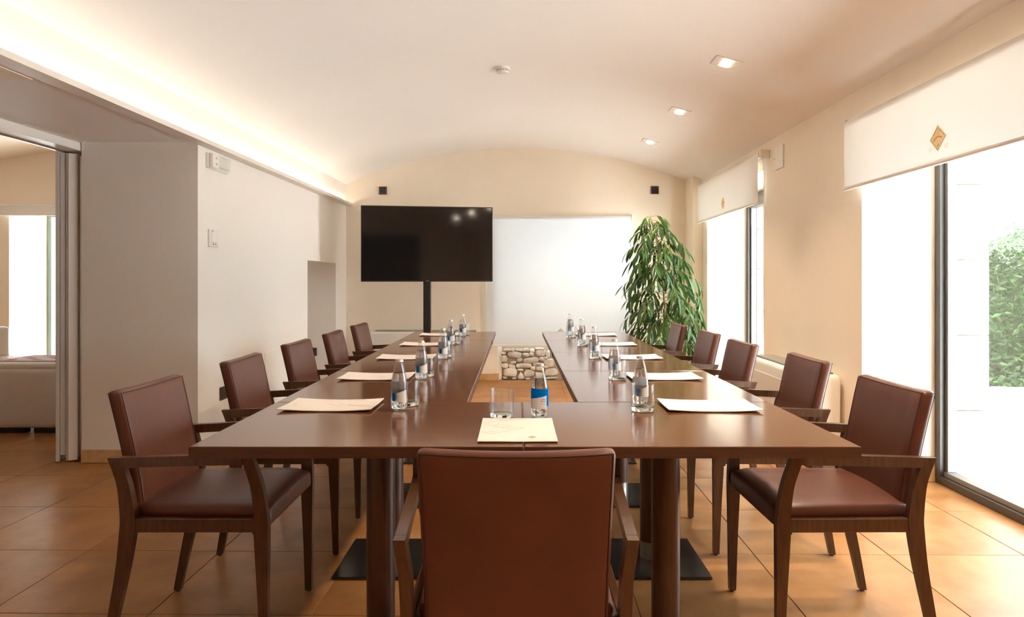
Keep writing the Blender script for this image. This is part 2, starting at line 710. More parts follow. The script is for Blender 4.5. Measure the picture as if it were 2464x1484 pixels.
# ashlar cladding of the outer reveals, block by block
bh = 0.447
for (vv, sgn) in ((A1, -1), (B1, -1), (A0, 1), (B0, 1)):
    for k in range(5):
        z0 = -0.02 + k * bh
        z1 = min(z0 + bh, HEAD)
        b = MB()
        y0, y1 = sorted((vv + 0.002 * -sgn, vv + sgn * 0.022))
        b.box(U_F1 + 0.012, U_X + 0.03, y0, y1, z0 + 0.002, z1 - 0.002, bev=0.003)
        b.build('stone_block', M_ASHLAR, wall_r)

# rear wall behind the camera
wk = MB()
wk.box(U_OUT, U_X, V_R - 0.15, V_R, 0, ZT)
tag(wk.build('wall_rear', M_WALL, room=True), 'cream wall behind the camera', 'wall', kind='structure')
# adjoining room shell
O0, _ = at_v(22, 700, V_B)
O1 = O0 + 1.75
wo = MB()
wo.box(-7.5, O0, V_B, V_B + 0.78, 0, ZT)
wo.box(O1, U_OUT + 0.05, V_B, V_B + 0.78, 0, ZT)
wo.box(O0, O1, V_B, V_B + 0.78, 2.08, ZT)
tag(wo.build('wall_adjoining_end', M_WALL, room=True), 'pale end wall of the adjoining room with a deep window', 'wall', kind='structure')
wo = MB()
wo.box(-7.5, -7.34, -1.0, V_B + 0.1, 0, ZT)
wo.box(-7.5, U_OUT, -1.1, -0.95, 0, ZT)
tag(wo.build('wall_adjoining_side', M_WALL, room=True), 'side wall of the adjoining room beyond the doorway', 'wall', kind='structure')

# skirting boards
def skirting(name, runs, label):
    mb = MB()
    for (x0, x1, y0, y1) in runs:
        mb.box(x0, x1, y0, y1, 0.0005, 0.088, bev=0.003)
    tag(mb.build(name, M_BASEB, room=True), label, 'baseboard', kind='structure')


sk = 0.012
skirting('baseboard_left', [(U_DOOR, U_L + sk, V_P - sk, V_P), (U_L, U_L + sk, V_P, N0), (U_L, U_L + sk, N1, V_B - sk)], 'tan stone skirting along the left wall and pier')
skirting('baseboard_back', [(U_L, BW0, V_B - sk, V_B), (BW0, BW0 + sk, V_B - sk, V_B + 0.06), (BW1, U_R - 0.11, V_B - sk, V_B)], 'tan stone skirting along the back wall')
skirting('baseboard_right', [(U_R - sk, U_R, A1, B0), (U_R - sk, U_R, V_R, A0), (U_R - sk, U_F0, A1 - sk, A1), (U_R - sk, U_F0, B1 - sk, B1)], 'tan stone skirting along the window wall and reveals')

# cove ledge with LED strip
cv = MB()
cv.box(U_L - 0.01, U_L + 0.085, V_R, V_B, 2.089, 2.100)
cv.box(U_L + 0.078, U_L + 0.085, V_R, V_B, 2.0995, 2.118)
cove = cv.build('trim_2', M_COVE, room=True)
tag(cove, 'cream cove ledge with hidden strip light along the left wall', 'cove ledge', kind='structure')
ls = MB()
ls.box(U_L + 0.045, U_L + 0.060, V_R + 0.1, V_B - 0.06, 2.1005, 2.106)
ls.build('led_strip', M_LED, cove)
# access flap in the opening's soffit
af = MB()
af.box(U_L - 0.42, U_L - 0.07, 2.3, 3.12, Z_SOF - 0.004, Z_SOF + 0.002, bev=0.0015)
tag(af.build('access_panel', M_WALL, room=True), 'flush access flap in the soffit over the doorway', 'access panel')

# ------------------------------------------------------------------ folding partition in the doorway
d1 = empty('door_1', (0, 0, 0), room=True)
tag(d1, 'grey-white folding partition stacked beside the doorway pier', 'folding door', kind='structure')
hd = MB()
hd.box(U_DOOR - 0.15, U_DOOR - 0.01, 0.7, V_P + 0.2, Z_SOF - 0.055, Z_SOF - 0.001, bev=0.003)
hd.build('header_rail', M_WHITE, d1)
hd = MB()
hd.box(U_DOOR - 0.13, U_DOOR - 0.115, 0.7, V_P + 0.1, Z_SOF - 0.066, Z_SOF - 0.054)
hd.build('track', M_STEEL, d1)
ZP = Z_SOF - 0.07
Mp = Matrix.Translation((U_DOOR - 0.09, V_P + 0.0, 0)) @ Matrix.Rotation(math.radians(28), 4, 'Z')
for (x0, x1, y0, nm, mt_) in ((-0.070, -0.046, 0.0, 'panel_edge', M_PANELG), (-0.046, -0.012, 0.014, 'panel_groove', M_PANELG), (-0.012, 0.0, 0.004, 'panel_edge', M_PANELG), (0.0, 0.055, -0.002, 'panel', M_WHITE)):
    p = MB()
    p.box(x0 + 0.0006, x1 - 0.0006, y0, 0.16, 0.012 if nm != 'panel_groove' else 0.05, ZP, bev=0.002, M=Mp)
    p.build(nm, mt_, d1)
p = MB()
p.box(U_DOOR - 0.022, U_DOOR - 0.006, V_P + 0.06, V_P + 0.215, 0.004, ZP, bev=0.002)
p.build('panel', M_PANELG, d1)

# ------------------------------------------------------------------ windows of the right wall
def window(name, v0, v1, label, u0=U_F0, u1=U_F1, top=HEAD, mat=M_ALU):
    e = empty(name, (0, 0, 0), room=True)
    tag(e, label, 'window', kind='structure')
    fw = 0.055
    g = 0.001
    for (a, b, nm) in ((v0 + g, v0 + fw, 'jamb'), (v1 - fw, v1 - g, 'jamb')):
        m = MB()
        m.box(u0, u1, a, b, 0.0, top - g, bev=0.002)
        j = m.build(nm, mat, e)
        s = 1 if a < (v0 + v1) / 2 else -1
        w0 = b if s > 0 else a
        m = MB()
        y0, y1 = sorted((w0 + s * 0.0005, w0 + s * 0.028))
        m.box(u0 + 0.03, u1 - 0.012, y0, y1, 0.075, top - 0.14, bev=0.002)
        m.build('sash_stile', M_ALU2, j)
    m = MB()
    m.box(u0, u1, v0 + fw + 0.0005, v1 - fw - 0.0005, 0.0, 0.045, bev=0.002)
    m.build('threshold', mat, e)
    m = MB()
    m.box(u0 + 0.02, u1 - 0.012, v0 + fw + 0.0005, v1 - fw - 0.0005, 0.0455, 0.075, bev=0.002)
    m.build('bottom_rail', M_ALU2 if mat is M_ALU else mat, e)
    m = MB()
    m.box(u0, u1, v0 + fw + 0.0005, v1 - fw - 0.0005, top - 0.14, top - g, bev=0.002)
    m.build('head_rail', mat, e)
    m = MB()
    um = (u0 + u1) / 2 + 0.02
    m.box(um - 0.004, um + 0.004, v0 + fw + 0.029, v1 - fw - 0.029, 0.0755, top - 0.1405)
    m.build('pane', M_PANE, e)
    return e


window('window_1', A0, A1, 'tall bronze-framed glass door nearest the camera on the right')
window('window_2', B0, B1, 'bronze-framed window in the far bay of the right wall')
# back window behind the drawn blind
def window_v(name, a, b, v0, z0, z1, label, mat):
    e = empty(name, (0, 0, 0), room=True)
    tag(e, label, 'window', kind='structure')
    fw = 0.06
    for (x0, x1) in ((a + 0.001, a + fw), (b - fw, b - 0.001)):
        m = MB()
        m.box(x0, x1, v0, v0 + 0.09, z0, z1 - 0.001, bev=0.002)
        m.build('jamb', mat, e)
    for (q0, q1, nm) in ((z0, z0 + fw, 'sill_rail'), (z1 - fw, z1 - 0.001, 'head_rail')):
        m = MB()
        m.box(a + fw + 0.0005, b - fw - 0.0005, v0, v0 + 0.09, q0, q1, bev=0.002)
        m.build(nm, mat, e)
    m = MB()
    m.box(a + fw + 0.0005, b - fw - 0.0005, v0 + 0.05, v0 + 0.058, z0 + fw + 0.0005, z1 - fw - 0.0005)
    m.build('pane', M_PANE, e)


SILL = 0.56
window_v('window_3', BW0, BW1, V_B + 0.55, SILL, BZ, 'window behind the drawn white blind in the end wall', M_ALU)
window_v('window_4', O0, O1, V_B + 0.66, 0.0, 2.08, 'grey-green framed window in the adjoining room', M_TEAL)

# stone parapet under the back window
pw = MB()
pw.box(BW0 + 0.045, BW1, V_B + 0.115, V_B + 0.66, 0, SILL - 0.001)
par = pw.build('stone_parapet', M_MORTAR, room=True)
tag(par, 'rubble stone panel set in mortar under the end window', 'stone wall', kind='structure')
st = MB()
st.box(BW0, BW0 + 0.044, V_B + 0.10, V_B + 0.66, 0, SILL - 0.001)
tag(st.build('trim_3', M_WHITE, room=True), 'white painted edge beside the stone panel', 'trim', kind='structure')
rs = random.Random(11)


def stone(xc, zc, a, b, tri=False):
    sd = rs.uniform(0, 100)

    def wob(p):
        k = mnoise.noise(Vector((p[0] * 14 + sd, p[1] * 14, p[2] * 14)))
        q = mnoise.noise(Vector((p[2] * 16 + sd * 2, p[0] * 16, 3)))
        e_ = 1 - 0.22 * (abs(p[0]) / a) ** 2 * (abs(p[2]) / b) ** 2
        x = p[0] * e_
        if tri:
            x *= 0.62 - 0.5 * p[2] / b
        return (x + q * 0.014 * min(1, a / 0.05), p[1] + k * 0.012, p[2] * e_ + k * 0.012 * min(1, b / 0.03))
    m = MB()
    m.rbox(a, 0.045, b, min(a, b, 0.045) * 0.5, (3, 1, 2), wob)
    s_ = m.build('stone', M_STONE, par, smooth=True)
    s_.location = (xc, V_B + 0.116 + rs.uniform(-0.007, 0.007), zc)
    s_.rotation_euler = (0, rs.uniform(-0.08, 0.08), 0)


for (cx, cz, w_, h_) in ((870, 722, 335, 150), (630, 812, 150, 145), (1135, 722, 145, 95), (1270, 705, 105, 85), (1490, 685, 235, 170), (1525, 838, 140, 112), (990, 852, 140, 92),
                         (1260, 855, 370, 145), (835, 902, 140, 58), (648, 978, 150, 108), (800, 1003, 150, 115), (1080, 985, 345, 112), (1400, 962, 180, 105), (1300, 1048, 110, 95),
                         (770, 1142, 315, 195), (1000, 1078, 132, 55), (1015, 1215, 215, 175), (1215, 1165, 255, 165), (1680, 915, 250, 200), (1740, 1135, 330, 180), (1665, 715, 100, 170),
                         (690, 612, 180, 62), (960, 610, 180, 56), (1140, 612, 150, 92), (1285, 618, 120, 75), (1470, 575, 210, 42), (615, 685, 95, 60), (835, 612, 80, 62), (860, 1278, 90, 45),
                         (1480, 1062, 190, 95), (1450, 1210, 190, 130), (1180, 1285, 110, 40), (1720, 1275, 330, 50), (640, 1265, 90, 50), (1620, 1010, 120, 60), (1600, 800, 90, 60)):
    xa, zz = at_v(1150 + cx / 9.856, 780 + cz / 9.856, V_B + 0.08)
    sc_ = 8.3 / F / 9.856
    zz = max(zz, h_ * sc_ * 0.45)
    stone(xa, zz, w_ * sc_ / 2 * 1.06, h_ * sc_ / 2 * 1.08, cx == 1015)
# beyond what the table leaves in view
xs = at_v(1150 + 1920 / 9.856, 800, V_B + 0.08)[0]
zrow = 0.004
while zrow < SILL - 0.03:
    hrow = min(rs.uniform(0.06, 0.11), SILL - 0.004 - zrow)
    x = xs + rs.uniform(0, 0.04) if zrow < 0.42 else BW0 + 0.05
    while x < BW1 - 0.05:
        ln = min(rs.uniform(0.08, 0.22), BW1 - x)
        if ln > 0.04 and hrow > 0.03:
            stone(x + ln / 2, zrow + hrow / 2, ln / 2 - 0.005, hrow / 2 * rs.uniform(0.8, 0.98))
        x += ln
    zrow += hrow

# ------------------------------------------------------------------ roller blinds
def emblem(parent, P, s, text=True, mat1=M_GOLD, mat2=M_GOLD2, d=0.0):
    """P(x, y, lift) maps emblem plane to local space; s = half width"""
    hgt = s * 0.95
    m = MB()
    m.add([P(-s, 0, 0.0006), P(0, -hgt, 0.0006), P(s, 0, 0.0006), P(0, hgt, 0.0006)], [(0, 1, 2, 3)])
    m.build('emblem', mat1, parent, norm=False)
    m = MB()

    def line(a, b, wd):
        a, b = Vector(a), Vector(b)
        n = (b - a).normalized()
        n = Vector((-n.y, n.x)) * wd * s / 2
        q = [a * s + n, a * s - n, b * s - n, b * s + n]
        m.add([P(v.x, v.y, 0.0011) for v in q], [(0, 1, 2, 3)])
    line((-0.98, 0), (0, -0.93), 0.07)
    line((0, -0.93), (0.98, 0), 0.07)
    line((-0.62, 0.22), (-0.2, 0.62), 0.10)
    line((-0.12, 0.62), (0.02, 0.78), 0.10)
    line((0.05, 0.12), (0.12, 0.60), 0.06)
    line((0.15, 0.62), (0.52, 0.30), 0.08)
    line((-0.8, 0.02), (-0.68, 0.16), 0.08)
    line((0.6, 0.2), (0.76, 0.10), 0.10)
    pts = [(-0.55, -0.22), (-0.3, 0.0), (0.0, 0.08), (0.3, 0.02), (0.5, -0.08)]
    for a, b in zip(pts, pts[1:]):
        line(a, b, 0.12)
    line((-0.12, -0.62), (0.14, -0.5), 0.12)
    if text:
        text_into(m, '17', s * 0.42, lambda x, y: P(x - s * 1.0, y - s * 0.78, 0.0011))
        text_into(m, '57', s * 0.42, lambda x, y: P(x + s * 1.0, y - s * 0.78, 0.0011))
    m.build('emblem_lines', mat2, parent, norm=False)


def wall_blind(name, v0, v1, z0, z1, pxe, label, chain_v=None):
    e = empty(name, (0, 0, 0), room=True)
    tag(e, label, 'blind')
    uc = U_R - 0.055
    rr = 0.034
    m = MB()
    n = 20
    # cloth: falls from the room side of the roll, slight belly
    rows = []
    zc = z1 - rr
    prof = [(uc + rr * math.cos(a), zc + rr * math.sin(a)) for a in [math.radians(t) for t in (-60, -20, 20, 60, 100, 140, 180)]]
    for k in range(1, n + 1):
        prof.append((uc - rr - 0.004 * math.sin(PI * k / n), zc + (z0 + 0.012 - zc) * k / n))
    for k, v in enumerate([v0, (v0 + v1) / 2, v1]):
        rows.append([(p[0], v, p[1]) for p in prof])
    m.loft(rows, cap=False, closed=False)
    m.build('blind_cloth', M_BLIND, e, smooth=True)
    m = MB()
    m.tube([(uc, v0 + 0.002, zc), (uc, v1 - 0.002, zc)], rr - 0.004, 16)
    m.build('roller_tube', M_WHITE, e, smooth=50)
    m = MB()
    m.tube([(uc - rr + 0.002, v0 - 0.008, z0), (uc - rr + 0.002, v1 + 0.008, z0)], 0.012, 12)
    m.build('bottom_bar', M_WHITE, e, smooth=50)
    for v in (v0 - 0.032, v1 + 0.004):
        m = MB()
        m.box(uc - 0.03, U_R, v, v + 0.028, zc - 0.034, zc + 0.034, bev=0.008, seg=2)
        m.build('bracket', M_PLASTIC, e)
    if pxe:
        ve, ze = at_u(pxe[0], pxe[1], uc - rr - 0.003)
        emblem(e, lambda x, y, l: (uc - rr - 0.0045 - l, ve - x, ze + y), 0.064)
    if chain_v is not None:
        for dv in (0.0, 0.022):
            m = MB()
            m.tube([(uc, chain_v + dv, zc - 0.03), (uc + 0.004, chain_v + dv, 0.75)], 0.0022, 5)
            m.build('pull_chain', M_PLASTIC, e)
    return e


zb0 = at_u(2032, 455, U_R - 0.09)[1]
va = at_u(2032, 455, U_R - 0.09)[0]
zb1 = at_u(2032, 288, U_R - 0.09)[1]
wall_blind('roller_blind', A0 - 0.1, va, zb0, zb1, (2258, 331), 'large cream roller blind with gold diamond emblem nearest the camera')
vb1 = at_u(1679, 480, U_R - 0.09)[0]
vb0 = at_u(1824, 480, U_R - 0.09)[0]
wall_blind('roller_blind', vb0, vb1, 1.845, 2.275, (1740, 488), 'smaller cream roller blind at the far right window by the plant', vb0 - 0.045)

# drawn blind of the back wall
bb = empty('roller_blind', (0, 0, 0), room=True)
tag(bb, 'white roller blind drawn nearly to the floor on the end wall', 'blind')
vb = V_B - 0.055
e0, _ = at_v(1172, 600, vb)
e1, ez1 = at_v(1518, 517, vb)
ez0 = at_v(1300, 831, vb)[1]
m = MB()
m.box(e0, e1, vb - 0.001, vb + 0.0005, ez0, ez1 - 0.02)
m.build('blind_cloth', M_BLINDW, bb)
m = MB()
m.tube([(e0, vb + 0.028, ez1 - 0.028), (e1, vb + 0.028, ez1 - 0.028)], 0.028, 16)
m.build('roller_tube', M_WHITE, bb, smooth=50)
m = MB()
m.box(e0 - 0.004, e1 + 0.004, vb - 0.008, vb + 0.008, ez0 - 0.012, ez0 + 0.012, bev=0.004, seg=2)
m.build('bottom_bar', M_WHITE, bb)
for x in (e0 - 0.02, e1 + 0.002):
    m = MB()
    m.box(x, x + 0.018, vb - 0.004, V_B, ez1 - 0.065, ez1 + 0.004, bev=0.004)
    m.build('bracket', M_PLASTIC, bb)
m = MB()
m.tube([(e0 - 0.014, vb, ez1 - 0.03), (e0 - 0.012, vb, 0.62)], 0.0022, 5)
m.build('pull_chain', M_PLASTIC, bb)
xe, ze = at_v(1349, 802, vb)
emblem(bb, lambda x, y, l: (xe + x, vb - 0.0012 - l, ze + y), 0.066, False, pmat('green_grey_print', (0.55, 0.62, 0.48), 0.7, var=0.05), pmat('dark_green_print', (0.40, 0.48, 0.34), 0.7, var=0.05))

# blind and sofa in the adjoining room
ob = empty('roller_blind', (0, 0, 0), room=True)
tag(ob, 'short white roller blind at the window of the adjoining room', 'blind')
z_a = at_v(60, 517, V_B - 0.06)[1]
z_b = at_v(60, 489, V_B - 0.06)[1]
m = MB()
m.box(O0 - 0.35, O1 + 0.15, V_B - 0.058, V_B - 0.056, z_a, z_b - 0.03)
m.build('blind_cloth', M_BLIND, ob)
m = MB()
m.tube([(O0 - 0.35, V_B - 0.03, z_b - 0.03), (O1 + 0.15, V_B - 0.03, z_b - 0.03)], 0.027, 14)
m.build('roller_tube', M_WHITE, ob, smooth=50)
m = MB()
m.tube([(O0 - 0.36, V_B - 0.057, z_a), (O1 + 0.16, V_B - 0.057, z_a)], 0.009, 10)
m.build('bottom_bar', M_WHITE, ob, smooth=50)

sx1 = at_z(140, 1045, 0)[0] + 0.35
sy0 = at_z(70, 1045, 0.0)[1]
sofa = empty('sofa', (0, 0, 0))
tag(sofa, 'low white leather sofa in the adjoining room', 'sofa')
sx0 = at_z(2, 1045, 0)[0]
m = MB()
m.rbox((sx1 - sx0 + 1.0) / 2, 0.30, 0.235, 0.04, (8, 4, 4))
o = m.build('body', M_SOFA, sofa, smooth=True)
o.location = ((sx0 - 1.0 + sx1) / 2, sy0 + 0.30, 0.045 + 0.235)
m = MB()
m.rbox((sx1 - sx0 + 1.0) / 2 - 0.01, 0.285, 0.035, 0.03, (8, 4, 2), lambda p: (p[0], p[1], p[2] + 0.008 * math.cos(p[1] * 5)))
o = m.build('seat_cushion', M_SOFA, sofa, smooth=True)
o.location = ((sx0 - 1.0 + sx1) / 2, sy0 + 0.30, 0.515)
m = MB()
m.rbox(0.5, 0.30, 0.13, 0.03, (4, 4, 4))
o = m.build('armrest', M_SOFA, sofa, smooth=True)
o.location = (at_z(10, 1045, 0)[0] * 1.10 - 0.5, sy0 + 0.32, 0.675)
for k in range(2):
    m = MB()
    x = sx0 + 0.02 + 0.55 * k
    m.box(x - 0.35, x + 0.13, sy0 + 0.05, sy0 + 0.12, 0.0, 0.05, bev=0.004)
    m.build('foot', M_RUBBER, sofa)
# chequered throw lying on the seat
th = empty('seat_throw', (0, 0, 0))
tag(th, 'white and pink chequered throw lying on the white sofa', 'throw')
tx0, ty0 = at_z(4, 1045, 0)[0] * 1.04, sy0 + 0.10
m = MB()
m.box(tx0 + 0.06, sx1 - 0.03, ty0, ty0 + 0.42, 0.5585, 0.5640, bev=0.002)
m.build('cloth', M_LWHITE, th)
for i in range(9):
    for j in range(4):
        if (i + j) % 2 == 0 and tx0 + 0.18 + i * 0.1 < sx1 - 0.06:
            m = MB()
            x, y = tx0 + 0.12 + i * 0.1, ty0 + 0.06 + j * 0.1
            m.box(x - 0.035, x + 0.035, y - 0.025, y + 0.025, 0.5637, 0.5655)
            m.build('check', M_PINK, th)

# ------------------------------------------------------------------ outdoors
te = MB()
te.box(U_X - 0.25, 14, -6, 20, -0.12, -0.032)
terr = te.build('terrace', M_TERRACE, room=True)
tag(terr, 'pale sunlit paved terrace outside the windows', 'terrace', kind='structure')
pm = MB()
pm.box(-0.292, 0.292, -0.292, 0.292, -0.012, 0.0, bev=0.002)
pv0 = pm.build('paver', M_TERRACE, terr)
first = True
for i in range(6):
    for j in range(14):
        if first:
            q = pv0
            first = False
        else:
            q = pv0.copy()
            COL.objects.link(q)
        q.location = (U_X + 0.32 + i * 0.588, 0.6 + j * 0.588, -0.021)
tg = MB()
tg.box(-9, 2.6, V_B + 0.8, 20, -0.12, -0.04)
tag(tg.build('garden_ground', M_TERRACE, room=True), 'pale ground outside the end wall', 'ground', kind='structure')
rw = MB()
rw.box(-8, U_X + 0.05, V_B + 0.72, V_B + 1.9, 2.75, 2.95)  # unseen slab, added only to block direct sun from the end-wall blind
tag(rw.build('added_sun_shade', M_WALL, room=True), 'unseen slab added outside the end wall to keep sun off the blind', 'sun shade', kind='structure')


def leaf_cloud(name, mat, pts, size, rng, parent=None):
    vs_, fs = [], []
    for p in pts:
        d = Vector((rng.gauss(0, 1), rng.gauss(0, 1), rng.gauss(0, 0.8))).normalized()
        a = d.orthogonal().normalized()
        s = size * rng.uniform(0.7, 1.3)
        b = d.cross(a)
        k = len(vs_)
        vs_ += [p - d * s, p + a * s * 0.42 + b * s * 0.12, p + d * s, p - a * s * 0.42 + b * s * 0.12]
        fs += [(k, k + 1, k + 2, k + 3)]
    me = bpy.data.meshes.new(name)
    me.from_pydata([tuple(v) for v in vs_], [], fs)
    me.materials.append(mat)
    o = bpy.data.objects.new(name, me)
    COL.objects.link(o)
    o.parent = parent
    return o


rg = random.Random(5)
hx0, hy0 = 3.6, 8.15
hedge = empty('hedge', (6.5, 8.6, 0), 0)
tag(hedge, 'dense green clipped hedge behind the sunlit terrace', 'hedge')
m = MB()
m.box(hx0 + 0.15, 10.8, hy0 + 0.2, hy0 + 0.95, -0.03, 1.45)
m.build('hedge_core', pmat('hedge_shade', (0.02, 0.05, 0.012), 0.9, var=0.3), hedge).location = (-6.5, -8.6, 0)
pts = []
for _ in range(26000):
    x = rg.uniform(hx0, 11)
    r_ = rg.random()
    if r_ < 0.62:
        pts.append(Vector((x, hy0 + 0.10 + rg.gauss(0, 0.06) + 0.05 * math.sin(x * 7), rg.uniform(0.1, 1.6))))
    elif r_ < 0.85:
        pts.append(Vector((x, rg.uniform(hy0, hy0 + 1.1), 1.56 + rg.gauss(0, 0.06))))
    else:
        pts.append(Vector((hx0 + rg.gauss(0.05, 0.06), rg.uniform(hy0, hy0 + 1.1), rg.uniform(0.0, 1.6))))
    if rg.random() < 0.08:
        pts.append(Vector((x, hy0 - 0.08 + rg.gauss(0, 0.07), rg.uniform(-0.03, 0.10))))
lc = leaf_cloud('foliage', M_HEDGE, pts, 0.055, rg, hedge)
lc.location = (-6.5, -8.6, 0)
lc['kind'] = 'stuff'
for (tx, ty, tz, rr_, lab) in ((14.6, 18.6, 2.05, 1.6, 'hazy round tree beyond the hedge, the left one'), (19.4, 20.0, 2.0, 1.7, 'hazy round tree beyond the hedge, the right one')):
    tr_ = empty('tree', (tx, ty, 0))
    tag(tr_, lab, 'tree', 'trees beyond the hedge')
    m = MB()
    m.tube([(0, 0, -0.1), (0.05, 0, 0.9), (0, 0.05, tz)], [0.16, 0.12, 0.06], 8)
    m.build('trunk', M_BARK, tr_, smooth=True)
    pts = []
    for _ in range(5000):
        d = Vector((rg.gauss(0, 1), rg.gauss(0, 1), rg.gauss(0, 1))).normalized() * rr_ * rg.uniform(0.55, 1.0)
        k = 1 + 0.25 * mnoise.noise(d * 1.3 + Vector((tx, 0, 0)))
        pts.append(Vector((d.x * k, d.y * k, tz + d.z * k * 0.62)))
    c_ = leaf_cloud('crown', M_TREE, pts, 0.12, rg, tr_)
    c_['kind'] = 'stuff'

# ------------------------------------------------------------------ tables
TZ, TT = 0.7525, 0.031
YN = (H - TZ) * F / 401
XM = 0.021
XL, XR = -0.8815, 0.9295
ND, SD, SW = 0.690, 0.880, 0.703


def make_table(lx, ly, side):
    """lx = extent along the grain"""
    e = empty('conference_table')
    m = MB()
    m.box(-lx / 2 + 0.0012, lx / 2 - 0.0012, -ly / 2 + 0.0012, ly / 2 - 0.0012, TZ - TT + 0.0005, TZ, bev=0.0015)
    top = m.build('tabletop', M_WOOD_T, e)
    m = MB()
    for (x0, x1, y0, y1) in ((-lx / 2, lx / 2, -ly / 2, -ly / 2 + 0.0014), (-lx / 2, lx / 2, ly / 2 - 0.0014, ly / 2),
                             (-lx / 2, -lx / 2 + 0.0014, -ly / 2 + 0.0014, ly / 2 - 0.0014), (lx / 2 - 0.0014, lx / 2, -ly / 2 + 0.0014, ly / 2 - 0.0014)):
        m.box(x0 + 0.0003, x1 - 0.0003, y0 + 0.0003, y1 - 0.0003, TZ - TT, TZ - 0.0012)
    m.build('edge_band', M_WOOD_E, top)
    m = MB()
    m.lathe([(0, 0.085), (0.045, 0.085), (0.045, TZ - TT - 0.006), (0, TZ - TT - 0.006)], 40)
    col = m.build('column', M_COLUMN, e, smooth=40)
    m = MB()
    m.lathe([(0, 0.012), (0.0435, 0.012), (0.0435, 0.0848), (0, 0.0848)], 40)
    m.build('collar', M_STEEL, col, smooth=40)
    m = MB()
    m.box(-0.13, 0.13, -0.13, 0.13, TZ - TT - 0.006, TZ - TT, bev=0.001)
    m.build('mounting_plate', M_PLATE, e)
    m = MB()
    m.box(-0.21, 0.21, -0.21, 0.21, 0.0005, 0.012, bev=0.0025)
    m.build('base_plate', M_PLATE, e)
    return e


def tlabel(e, s):
    tag(e, s, 'table', 'conference tables pushed into a U')


wl_, wr_ = XM - XL, XR - XM
t0 = make_table(wl_ - 0.002, ND - 0.002, 0)
t0.location = ((XL + XM) / 2, YN + ND / 2, 0)
tlabel(t0, 'dark walnut table at the near left corner, closest to the camera')
t1 = make_table(wr_ - 0.002, ND - 0.002, 0)
t1.location = ((XR + XM) / 2, YN + ND / 2, 0)
tlabel(t1, 'dark walnut table at the near right corner, closest to the camera')
ts = make_table(SD - 0.003, SW, 1)
ts.rotation_euler = (0, 0, PI / 2)
ORD = ['first', 'second', 'third', 'last']
for k in range(4):
    for s in (0, 1):
        e = ts if (k == 0 and s == 0) else copy_tree(ts)
        xc = XL + SW / 2 if s == 0 else XR - SW / 2
        e.location = (xc, YN + ND + SD * (k + 0.5), 0)
        e.rotation_euler = (0, 0, PI / 2 if s == 0 else -PI / 2)
        tlabel(e, 'dark walnut table on the %s arm of the U, %s from the near row' % (('left', 'right')[s], ORD[k]))
        if (s, k) in ((0, 2), (1, 1)):       # clip across the joint on the inner edge
            m = MB()
            q = (SD / 2 - 0.002) * (1 if s == 0 else -1)
            m.box(q - 0.0015 - (0.022 if s == 0 else 0.0), q + 0.0015 + (0.0 if s == 0 else 0.022), -SW / 2 - 0.004, -SW / 2 + 0.001, TZ - 0.030, TZ - 0.002, bev=0.001)
            m.build('joint_clip', M_BLACK, e)

# ------------------------------------------------------------------ chairs
def rect(c, hx, hy):
    return [(c[0] - hx, c[1] - hy, c[2]), (c[0] + hx, c[1] - hy, c[2]), (c[0] + hx, c[1] + hy, c[2]), (c[0] - hx, c[1] + hy, c[2])]


def interp(tab, z):
    for (a, b) in zip(tab, tab[1:]):
        if z <= b[0]:
            f = (z - a[0]) / (b[0] - a[0])
            f = max(0, min(1, f))
            return [a[i] + (b[i] - a[i]) * f for i in range(1, len(a))]
    return list(tab[-1][1:])


def smooth_tab(tab, n):
    """Catmull-Rom through rows (z, ...)"""
    out = []
    for i in range(len(tab) - 1):
        p0, p1, p2, p3 = tab[max(i - 1, 0)], tab[i], tab[i + 1], tab[min(i + 2, len(tab) - 1)]
        for k in range(n):
            t = k / n
            row = []
            for a, b, c, d in zip(p0, p1, p2, p3):
                row.append(0.5 * ((2 * b) + (-a + c) * t + (2 * a - 5 * b + 4 * c - d) * t * t + (-a + 3 * b - 3 * c + d) * t ** 3))
            out.append(row)
    out.append(list(tab[-1]))
    return out


SEAT_Z = 0.443


def back_y(z):
    return interp([(0.36, -0.190), (0.45, -0.188), (0.55, -0.200), (0.66, -0.222), (0.76, -0.246), (0.86, -0.272)], z)[0]


